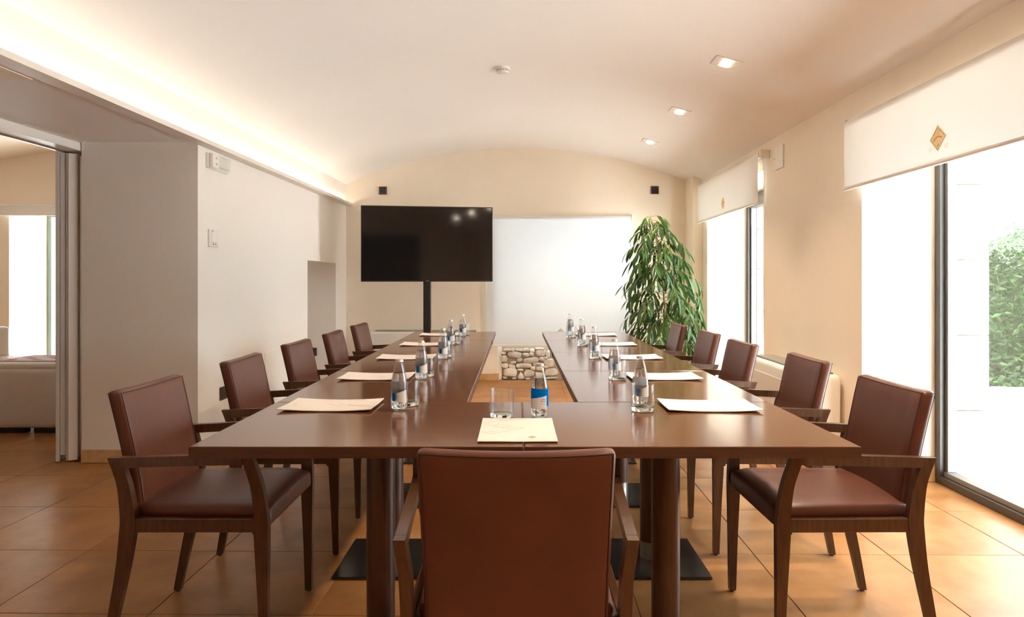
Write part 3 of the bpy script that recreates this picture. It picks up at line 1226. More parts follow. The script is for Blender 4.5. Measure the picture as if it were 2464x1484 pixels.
def make_chair():
    e = empty('armchair')
    # columns: z, x, y, half x, half y
    front = smooth_tab([(0.006, 0.236, 0.243, 0.0115, 0.0125), (0.20, 0.240, 0.240, 0.0125, 0.0165), (0.395, 0.243, 0.236, 0.0135, 0.0225),
                        (0.45, 0.245, 0.236, 0.0135, 0.0215), (0.54, 0.257, 0.229, 0.0130, 0.0190), (0.600, 0.267, 0.216, 0.0130, 0.0185), (0.655, 0.2745, 0.199, 0.0130, 0.0185)], 4)
    rear = smooth_tab([(0.006, 0.234, -0.262, 0.0115, 0.0125), (0.13, 0.237, -0.238, 0.0120, 0.0155), (0.28, 0.240, -0.207, 0.0125, 0.0195), (0.395, 0.242, -0.190, 0.0130, 0.0235),
                       (0.45, 0.242, -0.187, 0.0130, 0.0240), (0.54, 0.245, -0.197, 0.0130, 0.0200), (0.592, 0.250, -0.209, 0.0130, 0.0190), (0.6395, 0.2535, -0.225, 0.0130, 0.0190)], 4)
    for s in (-1, 1):
        for tab in (front, rear):
            m = MB()
            m.loft([rect((s * r[1], r[2], r[0]), r[3], r[4]) for r in tab])
            leg = m.build('leg', M_WOOD_C, e, smooth=30)
            r = tab[0]
            m = MB()
            m.lathe([(0, 0.0), (0.008, 0.0), (0.008, 0.0058), (0, 0.0058)], 10, (s * r[1], r[2], 0))
            m.build('glide', M_RUBBER, leg)
        # armrest with mitred ends
        m = MB()
        rings = []
        for (y, x, zc) in ((-0.2120, 0.2540, 0.6240), (-0.12, 0.2585, 0.628), (0.05, 0.267, 0.635), (0.1860, 0.2735, 0.6390)):
            hx, hz = 0.0128, 0.0160
            k = 0.012 if y < -0.2 else (0.004 if y > 0.18 else 0.0)
            rings.append([(s * x - hx, y + k, zc - hz), (s * x + hx, y + k, zc - hz), (s * x + hx, y, zc + hz), (s * x - hx, y, zc + hz)])
        m.loft(rings)
        m.build('armrest', M_WOOD_C, e)
        # side rail
        m = MB()
        m.box(s * 0.2415 - 0.0105, s * 0.2415 + 0.0105, -0.168, 0.2145, 0.400, SEAT_Z, bev=0.0015)
        m.build('side_rail', M_WOOD_C, e)
    for (y0, y1, z0, z1) in ((0.198, 0.216, 0.386, 0.418), (-0.205, -0.187, 0.380, 0.415)):
        m = MB()
        m.box(-0.2300, 0.2300, y0, y1, z0, z1, bev=0.0015)
        m.build('cross_rail', M_WOOD_C, e)

    m = MB()
    m.box(-0.2300, 0.2300, -0.185, 0.197, 0.404, 0.441)
    m.build('seat_base', M_STITCH, e)

    def seat_fn(p):
        x, y, z = p
        u, v = x / 0.2295, y / 0.223
        if z > 0:
            z += 0.016 * (1 - u * u) * (1 - 0.55 * v * v)
        # waterfall front: lower edge drops in front
        if y > 0.15:
            f = (y - 0.15) / 0.073
            z -= 0.016 * f * f
            if z < 0:
                z -= 0.014 * f
        # tapers to the back
        x *= 1 - 0.05 * max(0, -v)
        return (x, y, z)
    m = MB()
    m.rbox(0.2295, 0.223, 0.023, 0.0185, (10, 10, 2), seat_fn)
    seat = m.build('seat', M_LEATHER, e, smooth=True)
    seat.location = (0, 0.035, SEAT_Z + 0.014)
    zc, hz = 0.6175, 0.2185

    def back_fn(p):
        x, y, z = p
        zz = z + zc
        k = 1 - 0.045 * (1 - (z + hz) / (2 * hz))
        cx = x / 0.213
        return (x * k, y + back_y(zz) + 0.010 * cx * cx * (0.4 + 0.6 * (z + hz) / (2 * hz)), zz + 0.006 * cx * cx * max(0, z / hz))
    m = MB()
    m.rbox(0.213, 0.0235, hz, 0.0165, (10, 1, 12), back_fn)
    back = m.build('backrest', M_LEATHER, e, smooth=True)
    # stitched seams round the rear and front faces
    for sy in (-1, 1):
        m = MB()
        pts = []
        ix, iz = 0.213 - 0.007, hz - 0.007
        yy = sy * 0.0215
        for i in range(12):
            pts.append((-ix, yy, -iz + 2 * iz * i / 12))
        for i in range(12):
            pts.append((-ix + 2 * ix * i / 12, yy, iz))
        for i in range(13):
            pts.append((ix, yy, iz - 2 * iz * i / 12))
        m.tube([back_fn(p) for p in pts], 0.0013, 5)
        m.build('seam', M_STITCH, back)
    return e


chair = make_chair()
NTH = ['nearest the camera', 'second from the camera', 'third from the camera', 'fourth from the camera', 'farthest from the camera']
CY = [2.51, 3.345, 4.18, 4.98, 5.85]
LX = [-1.045, -1.035, -1.04, -1.03, -1.04]
RX = [1.08, 1.12, 1.08, 1.10, 1.085]
chair.location = (0.0, 1.748, 0)
tag(chair, 'brown leather armchair at the near end of the table, back to the camera', 'chair', 'leather armchairs round the table')
yaw = [0.0, 0.02, -0.01, 0.015, -0.02]
for k in range(5):
    c = copy_tree(chair)
    c.location = (LX[k], CY[k] * FS, 0)
    c.rotation_euler = (0, 0, -PI / 2 + yaw[k])
    tag(c, 'brown leather armchair on the left side of the table, ' + NTH[k])
    c = copy_tree(chair)
    c.location = (RX[k], CY[k] * FS, 0)
    c.rotation_euler = (0, 0, PI / 2 - yaw[(k + 2) % 5])
    tag(c, 'brown leather armchair on the right side of the table, ' + NTH[k])

# ------------------------------------------------------------------ bottles
BH = 0.175
BP = [(0.0, 0.0), (0.0225, 0.0), (0.0270, 0.003), (0.0285, 0.009), (0.0287, 0.03), (0.0285, 0.090), (0.0270, 0.105), (0.0235, 0.122), (0.0190, 0.140), (0.0150, 0.154), (0.0132, 0.162), (0.0132, 0.1655), (0.0122, 0.167), (0.0122, 0.170)]


def make_bottle():
    e = empty('water_bottle')
    inner = [(0.0105, 0.170), (0.0108, 0.160), (0.0128, 0.152), (0.0167, 0.139), (0.0212, 0.121), (0.0248, 0.104), (0.0262, 0.089), (0.0264, 0.03), (0.0262, 0.010), (0.0235, 0.006), (0, 0.0075)]
    m = MB()
    m.lathe(BP + inner, 32)
    m.build('bottle_glass', M_GLASS, e, smooth=50)
    m = MB()
    wz = 0.128
    wp = [(0, 0.0070), (0.0236, 0.0055), (0.0263, 0.0095), (0.02655, 0.03), (0.02635, 0.089), (0.0250, 0.104), (0.0214, 0.121), (0.0198, wz), (0, wz)]
    m.lathe(wp, 32)
    m.build('water', M_WATER, e, smooth=50)
    m = MB()
    rings = []
    for (r, z, cr) in ((0.0128, 0.1655, 0.0012), (0.0134, 0.166, 0.0012), (0.0130, 0.1705, 0.0006), (0.0122, 0.1735, 0), (0.0100, 0.1748, 0)):
        rings.append([((r + (cr if i % 2 else -cr * 0.3)) * math.cos(2 * PI * i / 42), (r + (cr if i % 2 else -cr * 0.3)) * math.sin(2 * PI * i / 42), z) for i in range(42)])
    m.loft(rings)
    m.build('cap', M_CAP, e, smooth=40)

    def R(z):
        return interp([(z_, r_) for r_, z_ in BP[3:]], z)[0]

    def patch(name, mat, cols, lift, parent):
        """cols: list of (angle deg from front, z_low, z_high)"""
        m = MB()
        rows = []
        for (a, z0, z1) in cols:
            t = math.radians(a - 90)
            rows.append([((R(z0 + (z1 - z0) * i / 4) + lift) * math.cos(t), (R(z0 + (z1 - z0) * i / 4) + lift) * math.sin(t), z0 + (z1 - z0) * i / 4) for i in range(5)])
        m.loft(rows, cap=False, closed=False)
        return m.build(name, mat, parent, smooth=True)

    def span(a0, a1, f0, f1, n=10):
        return [(a0 + (a1 - a0) * i / n, f0(i / n), f1(i / n)) for i in range(n + 1)]
    lab = patch('label', M_BLUE, span(-82, 82, lambda t: 0.037, lambda t: 0.0960 - 0.004 * t, 24), 0.0004, e)
    patch('label_panel', M_LWHITE, span(-82, 42, lambda t: 0.0295, lambda t: 0.0600 + 0.0120 * t, 16), 0.0008, lab)
    bl = patch('back_label', M_LWHITE, span(172, 250, lambda t: 0.030, lambda t: 0.060 + 0.012 * t, 12), 0.0004, e)
    patch('back_label_blue', M_BLUE, span(140, 166, lambda t: 0.0335, lambda t: 0.060, 4), 0.0008, e)
    # lettering on the front panel
    m = MB()

    def wrap(ang, zc):
        def fn(x, y):
            t = math.radians(ang - 90) + x / 0.029
            return (0.02965 * math.cos(t), 0.02965 * math.sin(t), zc + y)
        return fn
    text_into(m, 'Sant', 0.0085, wrap(34, 0.0610), 'RIGHT')
    text_into(m, 'Aniol', 0.0085, wrap(34, 0.0545), 'RIGHT')
    text_into(m, 'aigua mineral', 0.0035, wrap(34, 0.0475), 'RIGHT')
    text_into(m, 'natural', 0.0035, wrap(34, 0.0435), 'RIGHT')
    m.build('lettering', M_INK, lab, norm=False)
    m = MB()
    for i in range(9):
        z = 0.036 + i * 0.0026
        t0_, t1_ = math.radians(168 - 90), math.radians(180 - 90)
        r = 0.0293
        hh = (0.0016, 0.0009, 0.0013)[i % 3]
        m.add([(r * math.cos(t0_), r * math.sin(t0_), z), (r * math.cos(t1_), r * math.sin(t1_), z), (r * math.cos(t1_), r * math.sin(t1_), z + hh), (r * math.cos(t0_), r * math.sin(t0_), z + hh)], [(0, 1, 2, 3)])
    m.build('barcode', M_INK, bl, norm=False)
    return e


bottle = make_bottle()
ZB = TZ + 0.0005
bottle.location = (0.077, 2.332 * FS, ZB)
bottle.rotation_euler = (0, 0, math.radians(6))
tag(bottle, 'glass water bottle with blue label facing the camera at the near end', 'bottle', 'water bottles on the table')
LB = [(-0.4045, 2.458), (-0.4285, 3.214), (-0.415, 4.03), (-0.45, 4.90), (-0.427, 5.68)]
RB = [(0.4476, 2.56), (0.4565, 3.293), (0.4597, 4.19), (0.463, 5.02), (0.4425, 5.82)]
PLC = ['nearest', 'second', 'third', 'fourth', 'farthest']
for k in range(5):
    for (lst, sd, rot) in ((LB, 'left', 180), (RB, 'right', 186)):
        b = copy_tree(bottle)
        b.location = (lst[k][0], lst[k][1] * FS, ZB)
        b.rotation_euler = (0, 0, math.radians(rot + (k * 13 % 9) - 4))
        tag(b, 'glass water bottle on the %s arm of the table, %s to the camera' % (sd, PLC[k]) if k == 0 else 'glass water bottle on the %s arm of the table, %s from the camera' % (sd, PLC[k]))

# ------------------------------------------------------------------ tumblers
tum = empty('drinking_glass')
m = MB()
m.lathe([(0.0385, 0.0135), (0.0395, 0.091), (0.0388, 0.0925), (0.0378, 0.091), (0.0370, 0.0135)], 40, closed=True)
m.build('glass_wall', M_GLASS, tum, smooth=50)
m = MB()
m.lathe([(0, 0.001), (0.034, 0.0), (0.0375, 0.003), (0.0384, 0.0132), (0.036, 0.0134), (0.030, 0.0128), (0, 0.0122)], 40)
m.build('glass_base', M_BASEGL, tum, smooth=50)
tum.location = ((1208 - VX) / F * 2.325 * FS, 2.325 * FS, ZB)
tag(tum, 'empty clear tumbler at the near end beside the blue-labelled bottle', 'glass', 'tumblers on the table')
LG = [(-0.386, 2.545), (-0.419, 3.31), (-0.412, 4.146), (-0.4335, 4.99), (-0.418, 5.835)]
RG = [(0.4334, 2.433), (0.4577, 3.20), (0.452, 4.07), (0.4545, 4.857), (0.4295, 5.55)]
for k in range(5):
    for (lst, sd) in ((LG, 'left'), (RG, 'right')):
        g = copy_tree(tum)
        x, y = lst[k]
        if sd == 'right':
            by = RB[k][1]
            if by - y < 0.085:
                y = by - 0.085
        g.location = (x, y * FS, ZB)
        tag(g, 'empty clear tumbler %s the bottle on the %s arm, %s from the camera' % ('behind' if sd == 'left' else 'in front of', sd, PLC[k]))

# ------------------------------------------------------------------ papers
PW, PL_ = 0.222, 0.320


def make_folder(curl):
    e = empty('paper_folder')

    def bend(x, y, z):
        return (x, y, z + curl * ((y / (PL_ / 2)) ** 2) * 0.006 + 0.002 * abs(curl) * (x / (PW / 2)) ** 2)
    m = MB()
    n = 12
    for (z0, z1, ins) in ((0.0005, 0.0030, 0.0),):
        rows = []
        for i in range(n + 1):
            y = -PL_ / 2 + PL_ * i / n
            rows.append([bend(-PW / 2, y, z0), bend(0, y, z0), bend(PW / 2, y, z0), bend(PW / 2, y, z1), bend(0, y, z1), bend(-PW / 2, y, z1)])
        m.loft(rows)
    sheet = m.build('sheet', M_PAPER, e)

    def P(s, t, l=0.0034):
        x, y = -PW / 2 + s * PW, -PL_ / 2 + t * PL_
        return bend(x, y, l)
    m = MB()

    def line(a, b, wd, mm):
        # split for the curl
        a, b = Vector(a), Vector(b)
        k = 6
        d = (b - a)
        nrm = Vector((-d.y * PL_, d.x * PW)).normalized() * wd / 2
        for i in range(k):
            p, q = a + d * i / k, a + d * (i + 1) / k
            off = Vector((nrm.x / PW, nrm.y / PL_))
            mm.add([P(*(p + off)), P(*(p - off)), P(*(q - off)), P(*(q + off))], [(0, 1, 2, 3)])
    cx, cy_, a_, b_ = 0.163, 0.574, 0.421, 0.272

    def E(u, v):
        return (max(0.0, cx + u * a_), cy_ + v * b_)
    W_ = 0.0032
    for (p, q) in (((-0.387, -0.613), (0, -1)), ((0, -1), (1, 0)), ((1, 0.0), (0.32, 0.10)), ((0.32, 0.10), (0.36, -0.02)), ((0.25, 0.16), (-0.42, 0.60)), ((-0.42, 0.60), (-0.387, 0.613)),
                   ((0.60, 0.28), (0.18, 0.62)), ((0.18, 0.62), (-0.02, 0.30)), ((0.02, 0.12), (0.58, -0.12)), ((-0.387, 0.16), (-0.1, 0.14)), ((0.1, 0.86), (-0.05, 0.95)),
                   ((-0.05, 0.95), (-0.2, 0.84)), ((-0.2, -0.58), (0.18, -0.60)), ((-0.387, 0.72), (-0.22, 0.78)), ((-0.22, 0.78), (-0.1, 0.62))):
        line(E(*p), E(*q), W_, m)
    m.build('watermark_emblem', M_PRINT, sheet, norm=False)
    m = MB()
    s_ = 0.685
    m.add([P(s_ - 0.064, 0.17), P(s_, 0.17 - 0.043), P(s_ + 0.064, 0.17), P(s_, 0.17 + 0.043)], [(0, 1, 2, 3)])
    m.build('diamond_logo', M_PRINT2, sheet, norm=False)
    m = MB()
    text_into(m, 'HOTEL VALL DE BAS', 0.0102, lambda x, y: P(0.68 + x / PW, 0.095 + y / PL_))
    m.build('lettering', M_PRINT3, sheet, norm=False)
    return e


f0 = make_folder(0.35)
f1 = make_folder(1.0)
f0.location = (0.004, 2.08, TZ)
tag(f0, 'cream hotel notepad sheet lying flat at the near end of the table', 'paper', 'hotel notepads on the table')
LP = [(-0.652, 2.48), (-0.640, 3.22), (-0.630, 4.03), (-0.635, 4.85), (-0.620, 5.70)]
RP = [(0.678, 2.47), (0.675, 3.22), (0.665, 4.03), (0.664, 4.85), (0.650, 5.70)]
for k in range(5):
    for (lst, sd, rz) in ((LP, 'left', -PI / 2), (RP, 'right', PI / 2)):
        c = copy_tree(f1) if not (k == 0 and sd == 'left') else f1
        c.location = (*lst[k], TZ)
        c.rotation_euler = (0, 0, rz + 0.02 * ((k * 7) % 3 - 1))
        tag(c, 'cream hotel notepad sheet on the %s arm of the table, %s from the camera' % (sd, PLC[k]), 'paper', 'hotel notepads on the table')

# ------------------------------------------------------------------ television
tv = empty('television', ((1029 - VX) / F * 7.45 * FS, 7.45 * FS, 0), math.radians(9))
tag(tv, 'large black flat television on a dark floor stand pole', 'television')
tz = H + 87 / F * 7.45 * FS
tw, thh = 1.368, 0.788
m = MB()
m.box(-tw / 2, tw / 2, -0.018, 0.022, tz - thh / 2, tz + thh / 2, bev=0.004)
bz = m.build('bezel', M_BLACK, tv)
m = MB()
m.box(-tw / 2 + 0.010, tw / 2 - 0.010, -0.0195, -0.0178, tz - thh / 2 + 0.016, tz + thh / 2 - 0.010)
m.build('screen', M_SCREEN, tv)
m = MB()
m.box(-0.018, 0.018, -0.0186, -0.0178, tz - thh / 2 + 0.004, tz - thh / 2 + 0.009)
m.build('maker_badge', M_STEEL, bz)
m = MB()
m.box(-tw / 2 + 0.15, tw / 2 - 0.15, 0.0225, 0.06, tz - thh / 2 + 0.10, tz + thh / 2 - 0.12, bev=0.006)
m.build('rear_housing', M_BLACK, tv)
m = MB()
m.box(-0.043, 0.030, 0.0625, 0.13, 0.02, tz + 0.1, bev=0.003)
pole = m.build('stand_pole', M_BLACK, tv)
m = MB()
m.box(0.031, 0.042, 0.070, 0.125, 0.02, tz, bev=0.002)
m.build('pole_edge', M_STEEL, pole)
for zz in (0.72, 1.02):
    m = MB()
    m.box(0.008, 0.024, 0.052, 0.0620, zz - 0.03, zz + 0.03, bev=0.002)
    m.build('cable_clip', M_RUBBER, pole)
m = MB()
m.box(-0.36, 0.36, -0.12, 0.30, 0.0005, 0.02, bev=0.004)
m.build('stand_base', M_BLACK, tv)

# ------------------------------------------------------------------ wall fittings
def back_speaker(px, py, label):
    u, z = at_v(px, py, V_B - 0.02)
    e = empty('wall_speaker', (u, V_B, z), room=True)
    tag(e, label, 'wall box', 'dark square boxes high on the end wall')
    m = MB()
    for (x0, x1, z0, z1) in ((-0.046, 0.046, 0.034, 0.046), (-0.046, 0.046, -0.046, -0.034), (-0.046, -0.034, -0.034, 0.034), (0.034, 0.046, -0.034, 0.034)):
        m.box(x0, x1, -0.018, 0, z0, z1)
    m.build('frame', M_DARKFR, e)
    m = MB()
    m.box(-0.0335, 0.0335, -0.024, 0, -0.0335, 0.0335, bev=0.003)
    m.build('cover', M_BLACK, e)


back_speaker(921, 458, 'small dark square wall box above the television')
back_speaker(1576, 457, 'small dark square wall box above the plant')

# emergency light
v0, z_t = at_u(505, 366, U_L + 0.03)
v1, z_bt = at_u(551, 416, U_L + 0.03)
zc0 = (at_u(505, 366, U_L + 0.03)[1] + at_u(505, 403, U_L + 0.03)[1]) / 2
e = empty('emergency_light', (U_L, (v0 + v1) / 2, zc0), room=True)
tag(e, 'white emergency light with clear cover high on the left wall', 'emergency light')
hl = (v1 - v0) / 2
hh = (at_u(505, 366, U_L + 0.03)[1] - at_u(505, 403, U_L + 0.03)[1]) / 2
m = MB()
m.box(0, 0.022, -hl, hl, -hh, hh, bev=0.004)
m.build('housing', M_PLASTIC, e)
m = MB()
m.box(0.0225, 0.05, -hl + 0.004, -hl + 0.10, -hh + 0.004, hh - 0.004, bev=0.006, seg=2)
m.build('battery_cover', M_PLASTIC, e)
m = MB()
m.box(0.0225, 0.046, -hl + 0.104, hl - 0.004, -hh + 0.004, hh - 0.004, bev=0.004)
m.build('clear_cover', M_CLEAR, e)
m = MB()
m.tube([(0.034, -hl + 0.115, -hh * 0.45), (0.034, hl - 0.02, -hh * 0.45)], 0.008, 10)
m.build('lamp_tube', M_PLASTIC, e, smooth=True)
for q in (-1, 1):
    m = MB()
    m.box(0.0505, 0.053, -hl + 0.045, -hl + 0.065, q * 0.02 - 0.006, q * 0.02 + 0.006)
    m.build('test_button', M_GRILLE, e)

# wall controller
v0, zt_ = at_u(500, 551, U_L)
v1, zb_ = at_u(521, 573, U_L)
z0_ = at_u(510, 594, U_L)[1]
e = empty('wall_controller', (U_L, (v0 + v1) / 2, (zt_ + z0_) / 2), room=True)
tag(e, 'small white wall controller below the emergency light', 'control panel')
hl, hh = (v1 - v0) / 2, (zt_ - z0_) / 2
m = MB()
m.box(0, 0.016, -hl, hl, -hh, hh, bev=0.003)
m.build('housing', M_PLASTIC, e)
m = MB()
m.box(0.0162, 0.019, -hl * 0.72, hl * 0.62, -hh * 0.42, hh * 0.72, bev=0.001)
m.build('front_flap', M_WHITE, e)
for (a, b) in ((-0.3, -0.7), (0.25, -0.7), (-0.5, 0.84)):
    m = MB()
    m.lathe([(0, 0), (0.007, 0), (0.006, 0.003), (0, 0.003)], 12)
    k = m.build('button', M_GRILLE, e)
    k.rotation_euler = (0, PI / 2, 0)
    k.location = (0.0162, a * hl, b * hh)

# low access panel on the left wall
v0, z1_ = at_u(637, 848, U_L)
v1, _ = at_u(666, 848, U_L)
z0_ = at_u(637, 912, U_L)[1]
m = MB()
m.box(U_L, U_L + 0.006, v0, v1, z0_, z1_, bev=0.002)
tag(m.build('access_panel', M_LINEN, room=True), 'flush wall-coloured access panel low on the left wall', 'access panel')

# sockets
def socket(loc, rz, label):
    e = empty('wall_socket', loc, rz, room=True)
    tag(e, label, 'socket', 'dark sockets near the niche')
    m = MB()
    m.box(-0.055, 0.055, -0.010, 0, -0.046, 0.046, bev=0.002)
    fr_ = m.build('frame', M_DARKFR, e)
    m = MB()
    m.box(-0.034, 0.034, -0.015, -0.0102, -0.034, 0.034, bev=0.002)
    ins = m.build('insert', M_BLACK, e)
    for q in (-1, 1):
        m = MB()
        m.lathe([(0, 0), (0.0032, 0), (0.0032, 0.002), (0, 0.002)], 8)
        o_ = m.build('hole', M_RUBBER, ins)
        o_.rotation_euler = (PI / 2, 0, 0)
        o_.location = (q * 0.01, -0.0149, 0)


us, zs = at_v(751, 846, N1)
socket((us, N1, zs), 0, 'dark wood-framed socket inside the niche')
v_s, z_s = at_u(536, 945, U_L)
socket((U_L, v_s, z_s), PI / 2, 'dark wood-framed socket low on the left wall behind a chair')

# white cover on the right wall
v0, _ = at_u(1887, 378, U_R)
v1, _ = at_u(1866, 378, U_R)
zz1 = at_u(1887, 346, U_R)[1]
zz0 = at_u(1866, 410, U_R)[1]
e = empty('junction_cover', (U_R, (v0 + v1) / 2, (zz0 + zz1) / 2), room=True)
tag(e, 'white square cover plate high on the right wall between windows', 'cover plate')
hl, hh = (v1 - v0) / 2, (zz1 - zz0) / 2
m = MB()
m.box(-0.012, 0, -hl, hl, -hh, hh, bev=0.002)
m.build('plate', M_PLASTIC, e)
m = MB()
m.lathe([(0, 0), (0.006, 0), (0.006, 0.003), (0, 0.003)], 10)
k = m.build('catch', M_GRILLE, e)
k.rotation_euler = (0, -PI / 2, 0)
k.location = (-0.012, hl * 0.85, 0)

# fan coil units
def fan_coil(loc, rz, ln, label):
    """long side along local x, back on y=0, front towards -y"""
    e = empty('fan_coil', loc, rz, room=True)
    tag(e, label, 'heater', 'white fan-coil heaters')
    dp, ht, zb = 0.22, 0.60, 0.09
    m = MB()
    m.box(-ln / 2, ln / 2, -dp, 0, zb, ht, bev=0.03, seg=4)
    m.build('casing', M_PLASTIC, e, smooth=40)
    m = MB()
    m.box(-ln / 2 + 0.06, ln / 2 - 0.06, -dp + 0.045, -0.03, ht, ht + 0.004)
    m.build('grille_bed', M_RUBBER, e)
    m = MB()
    n = int((ln - 0.12) / 0.022)
    for i in range(n):
        x = -ln / 2 + 0.065 + i * 0.022
        m.box(x, x + 0.012, -dp + 0.045, -0.03, ht + 0.0041, ht + 0.012)
    g = m.build('grille', M_GRILLE, e)
    for x in (-ln / 2 + 0.05, ln / 2 - 0.09):
        m = MB()
        m.box(x, x + 0.04, -dp + 0.04, -0.02, 0.0005, zb, bev=0.003)
        m.build('foot', M_GRILLE, e)
    m = MB()
    m.box(-ln / 2 + 0.16, ln / 2 - 0.16, -dp - 0.004, -dp + 0.001, zb + 0.04, ht - 0.09, bev=0.001)
    m.build('front_panel', M_PLASTIC, e)
    m = MB()
    m.box(-ln / 2 + 0.03, -ln / 2 + 0.13, -dp + 0.05, -0.04, ht, ht + 0.006, bev=0.002)
    m.build('control_lid', M_WHITE, e)


fc0 = at_u(2024, 897, U_R - 0.02)[0]
fan_coil((U_R - sk - 0.001, fc0 + 0.6, 0), -PI / 2, 1.2, 'white fan-coil heater against the right wall between the windows')
fan_coil((-1.18, V_B - sk - 0.001, 0), 0, 1.3, 'white fan-coil heater on the end wall below the television')

# smoke detector
def on_vault(px, py):
    best = None
    t = 2.0
    while t < 12:
        x, y, z = (px - VX) / F * t, t, H + (VY - py) / F * t
        u, v = x * CT - y * ST, x * ST + y * CT
        if z >= vault_z(u):
            return u, v, vault_z(u)
        t += 0.002


u, v, z = on_vault(1209, 163)
e = empty('smoke_detector', (u, v, z), room=True)
tag(e, 'round white smoke detector on the vaulted ceiling', 'smoke detector')
m = MB()
m.lathe([(0, 0.0), (0.056, 0.0), (0.056, -0.012), (0.052, -0.016), (0, -0.016)], 28)
m.build('base', M_PLASTIC, e, smooth=40)
m = MB()
m.lathe([(0, -0.0165), (0.044, -0.0165), (0.042, -0.030), (0, -0.030)], 28)
m.build('sensor_grille', M_GRILLE, e, smooth=40)
m = MB()
for i in range(14):
    a = 2 * PI * i / 14
    m.box(-0.003, 0.003, 0.040, 0.0475, -0.0300, -0.0165, M=Matrix.Rotation(a, 4, 'Z'))
m.lathe([(0, -0.0302), (0.046, -0.0302), (0.040, -0.040), (0.022, -0.045), (0, -0.045)], 28)
m.build('sensor_cap', M_PLASTIC, e, smooth=40)

# ceiling spots
SPX = [on_vault(1748, 150), on_vault(1636, 268), on_vault(1565, 341)]
gap = SPX[1][1] - SPX[0][1]
u_s = sum(p[0] for p in SPX) / 3
spots = [(p[0], p[1], 1) for p in SPX] + [(u_s, SPX[0][1] - gap * k, 0) for k in (1, 2, 3, 4)]
sl = bpy.data.lights.new('ceiling_spot_light', 'SPOT')
sl.energy = SPOT
sl.color = WARM
sl.spot_size = math.radians(115)
sl.spot_blend = 0.8
sl.shadow_soft_size = 0.04
SLB = ['farthest from the end wall', 'middle one of the three in view', 'closest to the end wall']
for i, (u, v, vis) in enumerate(spots):
    z = vault_z(u)
    tilt = math.asin((u - U_C) / RAD)
    e = empty('ceiling_spot', (u, v, z), room=True)
    e.rotation_euler = (0, tilt, 0)
    tag(e, ('twin recessed square ceiling spot, ' + SLB[i]) if vis else 'twin recessed square ceiling spot out of view, number %s towards the camera' % ('one', 'two', 'three', 'four')[i - 3], 'ceiling light', 'recessed twin ceiling spots')
    m = MB()
    m.box(-0.085, 0.085, -0.085, 0.085, -0.006, 0.0, bev=0.0015)
    m.build('trim_plate', M_PLASTIC, e)
    for q in (-1, 1):
        m = MB()
        m.lathe([(0, -0.0062), (0.030, -0.0062), (0.028, -0.009), (0, -0.010)], 20)
        l_ = m.build('lamp', M_LAMP, e, smooth=True)
        l_.location = (0, q * 0.037, 0)
        for q2 in (-1, 1):
            m = MB()
            m.box(-0.004, 0.004, -0.004, 0.004, -0.010, -0.0062)
            k = m.build('clip', M_GOLD2, e)
            k.location = (q2 * 0.036, q * 0.037, 0)
    lo = bpy.data.objects.new('lamp_light', sl)
    COL.objects.link(lo)
    lo.parent = e
    lo.location = (0, 0, -0.03)

# curtain behind the camera (mirrored in the television)
m = MB()
rows = []
n = 160
for z in (0.02, 2.3):
    rows.append([(-1.9 + 2.6 * i / n, V_R + 0.10 + 0.035 * math.sin(i * 0.95), z) for i in range(n + 1)])
m.loft(rows, cap=False, closed=False)
cu_ = m.build('curtain', M_CURT, smooth=True, room=True)
cu_.modifiers.new('thick', 'SOLIDIFY').thickness = 0.004
tag(cu_, 'taupe pleated curtain on the wall behind the camera', 'curtain')

# ------------------------------------------------------------------ potted plant
rp = random.Random(21)
PY = 7.45
plant = empty('potted_plant', ((1603 - VX) / F * PY, PY, 0))
tag(plant, 'tall long-leaved green ficus in the far right corner', 'plant')
m = MB()
m.lathe([(0, 0.0), (0.13, 0.0), (0.15, 0.02), (0.185, 0.33), (0.19, 0.36), (0.175, 0.36), (0.168, 0.32), (0, 0.32)], 32)
pot = m.build('pot', M_POT, plant, smooth=40)
m = MB()
m.lathe([(0, 0.322), (0.166, 0.322), (0, 0.335)], 24)
m.build('soil', M_SOIL, pot)


def trunk_pt(z):
    # follows the stem seen in the photograph
    x = interp([(0.3, 0.01), (0.6, 0.0), (0.9, -0.01), (1.2, -0.04), (1.5, -0.09), (1.75, -0.13), (1.95, -0.19)], z)[0]
    return Vector((x, 0.02 * math.sin(z * 3), z))


m = MB()
zs_ = [0.3 + 0.08 * i for i in range(21)]
m.tube([trunk_pt(z) for z in zs_], [0.016 - 0.011 * i / 20 for i in range(21)], 8)
stem = m.build('stem', M_BARK, plant, smooth=True)
# leaf variants: long lance shapes with fold and droop
LEAVES = []
for vnt in range(4):
    L = 1.0
    vs_, fs = [], []
    n = 7
    dro = (0.12, 0.25, 0.38, 0.05)[vnt]
    for i in range(n + 1):
        t = i / n
        wd = 0.098 * math.sin(PI * min(1, t * 0.94 + 0.03)) ** 0.8
        if i == n:
            wd = 0.002
        y = t * (1 - 0.1 * dro)
        z = -dro * t * t
        vs_ += [(-wd, y, z + wd * 0.35), (0, y, z), (wd, y, z + wd * 0.35)]
    for i in range(n):
        k = 3 * i
        fs += [(k, k + 1, k + 4, k + 3), (k + 1, k + 2, k + 5, k + 4)]
    me = bpy.data.meshes.new('leaf')
    me.from_pydata(vs_, [], fs)
    me.materials.append(M_LEAF)
    me.shade_smooth()
    LEAVES.append((me, vs_, fs))

leafM = []
tw = MB()
wall_x = 1.99 - plant.location.x
wall_y = V_B - 0.06 - PY


def reach(z):
    return interp([(0.3, 0.62), (0.55, 0.66), (0.8, 0.60), (1.05, 0.54), (1.3, 0.47), (1.55, 0.36), (1.75, 0.26), (1.9, 0.16), (2.0, 0.08)], z)[0]


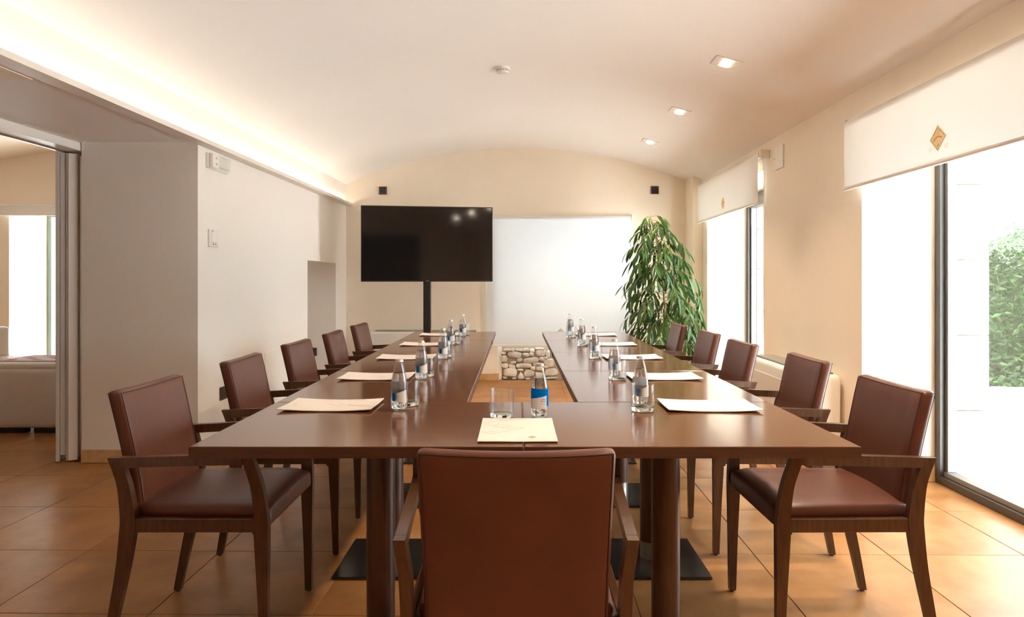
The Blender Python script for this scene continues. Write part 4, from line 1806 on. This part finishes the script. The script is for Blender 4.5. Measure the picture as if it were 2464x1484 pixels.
nb = 98
for b in range(nb):
    z0 = 0.42 + (1.88 - 0.42) * ((b + 0.5) / nb) ** 0.92
    az = b * 2.399 + rp.uniform(-0.3, 0.3)
    L = reach(z0) * rp.uniform(0.55, 1.0)
    p0 = trunk_pt(z0)
    d = Vector((math.cos(az), math.sin(az), 0))
    up = rp.uniform(0.25, 0.6)
    pts = []
    for k in range(9):
        t = k / 8
        pts.append(p0 + d * L * t + Vector((0, 0, L * (up * t - 0.72 * t * t))))
    for p in pts:
        p.x = min(p.x, wall_x - 0.05)
        p.y = min(p.y, wall_y - 0.05)
    tw.tube(pts, [0.0042 - 0.003 * k / 8 for k in range(9)], 5)
    nl = int(5 + L * 13)
    for q in range(nl):
        t = 0.32 + 0.68 * (q + 0.6) / nl
        f = t * 8
        k = min(7, int(f))
        p = pts[k].lerp(pts[k + 1], f - k)
        tang = (pts[k + 1] - pts[k]).normalized()
        side = tang.cross(Vector((0, 0, 1))).normalized() * (1 if q % 2 else -1)
        if t > 0.93:
            dirv = tang + Vector((0, 0, -0.3))
        else:
            dirv = tang * 0.55 + side * rp.uniform(0.35, 0.85) + Vector((0, 0, rp.uniform(-1.15, -0.25)))
        dirv.normalize()
        ln = rp.uniform(0.13, 0.20) * (0.85 if z0 > 1.6 else 1)
        tip = p + dirv * ln
        if tip.x > wall_x:
            dirv.x -= (tip.x - wall_x) / ln
        if tip.y > wall_y:
            dirv.y -= (tip.y - wall_y) / ln
        dirv.normalize()
        zax = (Vector((0, 0, 1)) - dirv * dirv.z)
        if zax.length < 0.05:
            zax = d.copy()
        zax.normalize()
        xax = dirv.cross(zax)
        R = Matrix((xax, dirv, zax)).transposed().to_4x4()
        R = R @ Matrix.Rotation(rp.uniform(-0.7, 0.7), 4, 'Y')
        leafM.append((Matrix.Translation(p) @ R @ Matrix.Scale(ln, 4), rp.randrange(4)))
tw.build('twigs', M_TWIG, stem, smooth=True)
# the leaves nearest the camera are parts of their own, the rest one mass
leafM.sort(key=lambda a: a[0].translation.y)
for (Mx, vn) in leafM[:300]:
    o = bpy.data.objects.new('leaf', LEAVES[vn][0])
    COL.objects.link(o)
    o.parent = plant
    o.matrix_local = Mx
vs_, fs = [], []
for (Mx, vn) in leafM[300:]:
    k = len(vs_)
    vs_ += [tuple(Mx @ Vector(p)) for p in LEAVES[vn][1]]
    fs += [tuple(i + k for i in f) for f in LEAVES[vn][2]]
me = bpy.data.meshes.new('rear_foliage')
me.from_pydata(vs_, [], fs)
me.materials.append(M_LEAF)
me.shade_smooth()
o = bpy.data.objects.new('rear_foliage', me)
COL.objects.link(o)
o.parent = plant
o['kind'] = 'stuff'


# ------------------------------------------------------------------ turn the room against the table
bpy.context.view_layer.update()
RZ = Matrix.Rotation(-TH, 4, 'Z')
for o in ROOM:
    o.matrix_world = RZ @ o.matrix_world
bpy.context.view_layer.update()
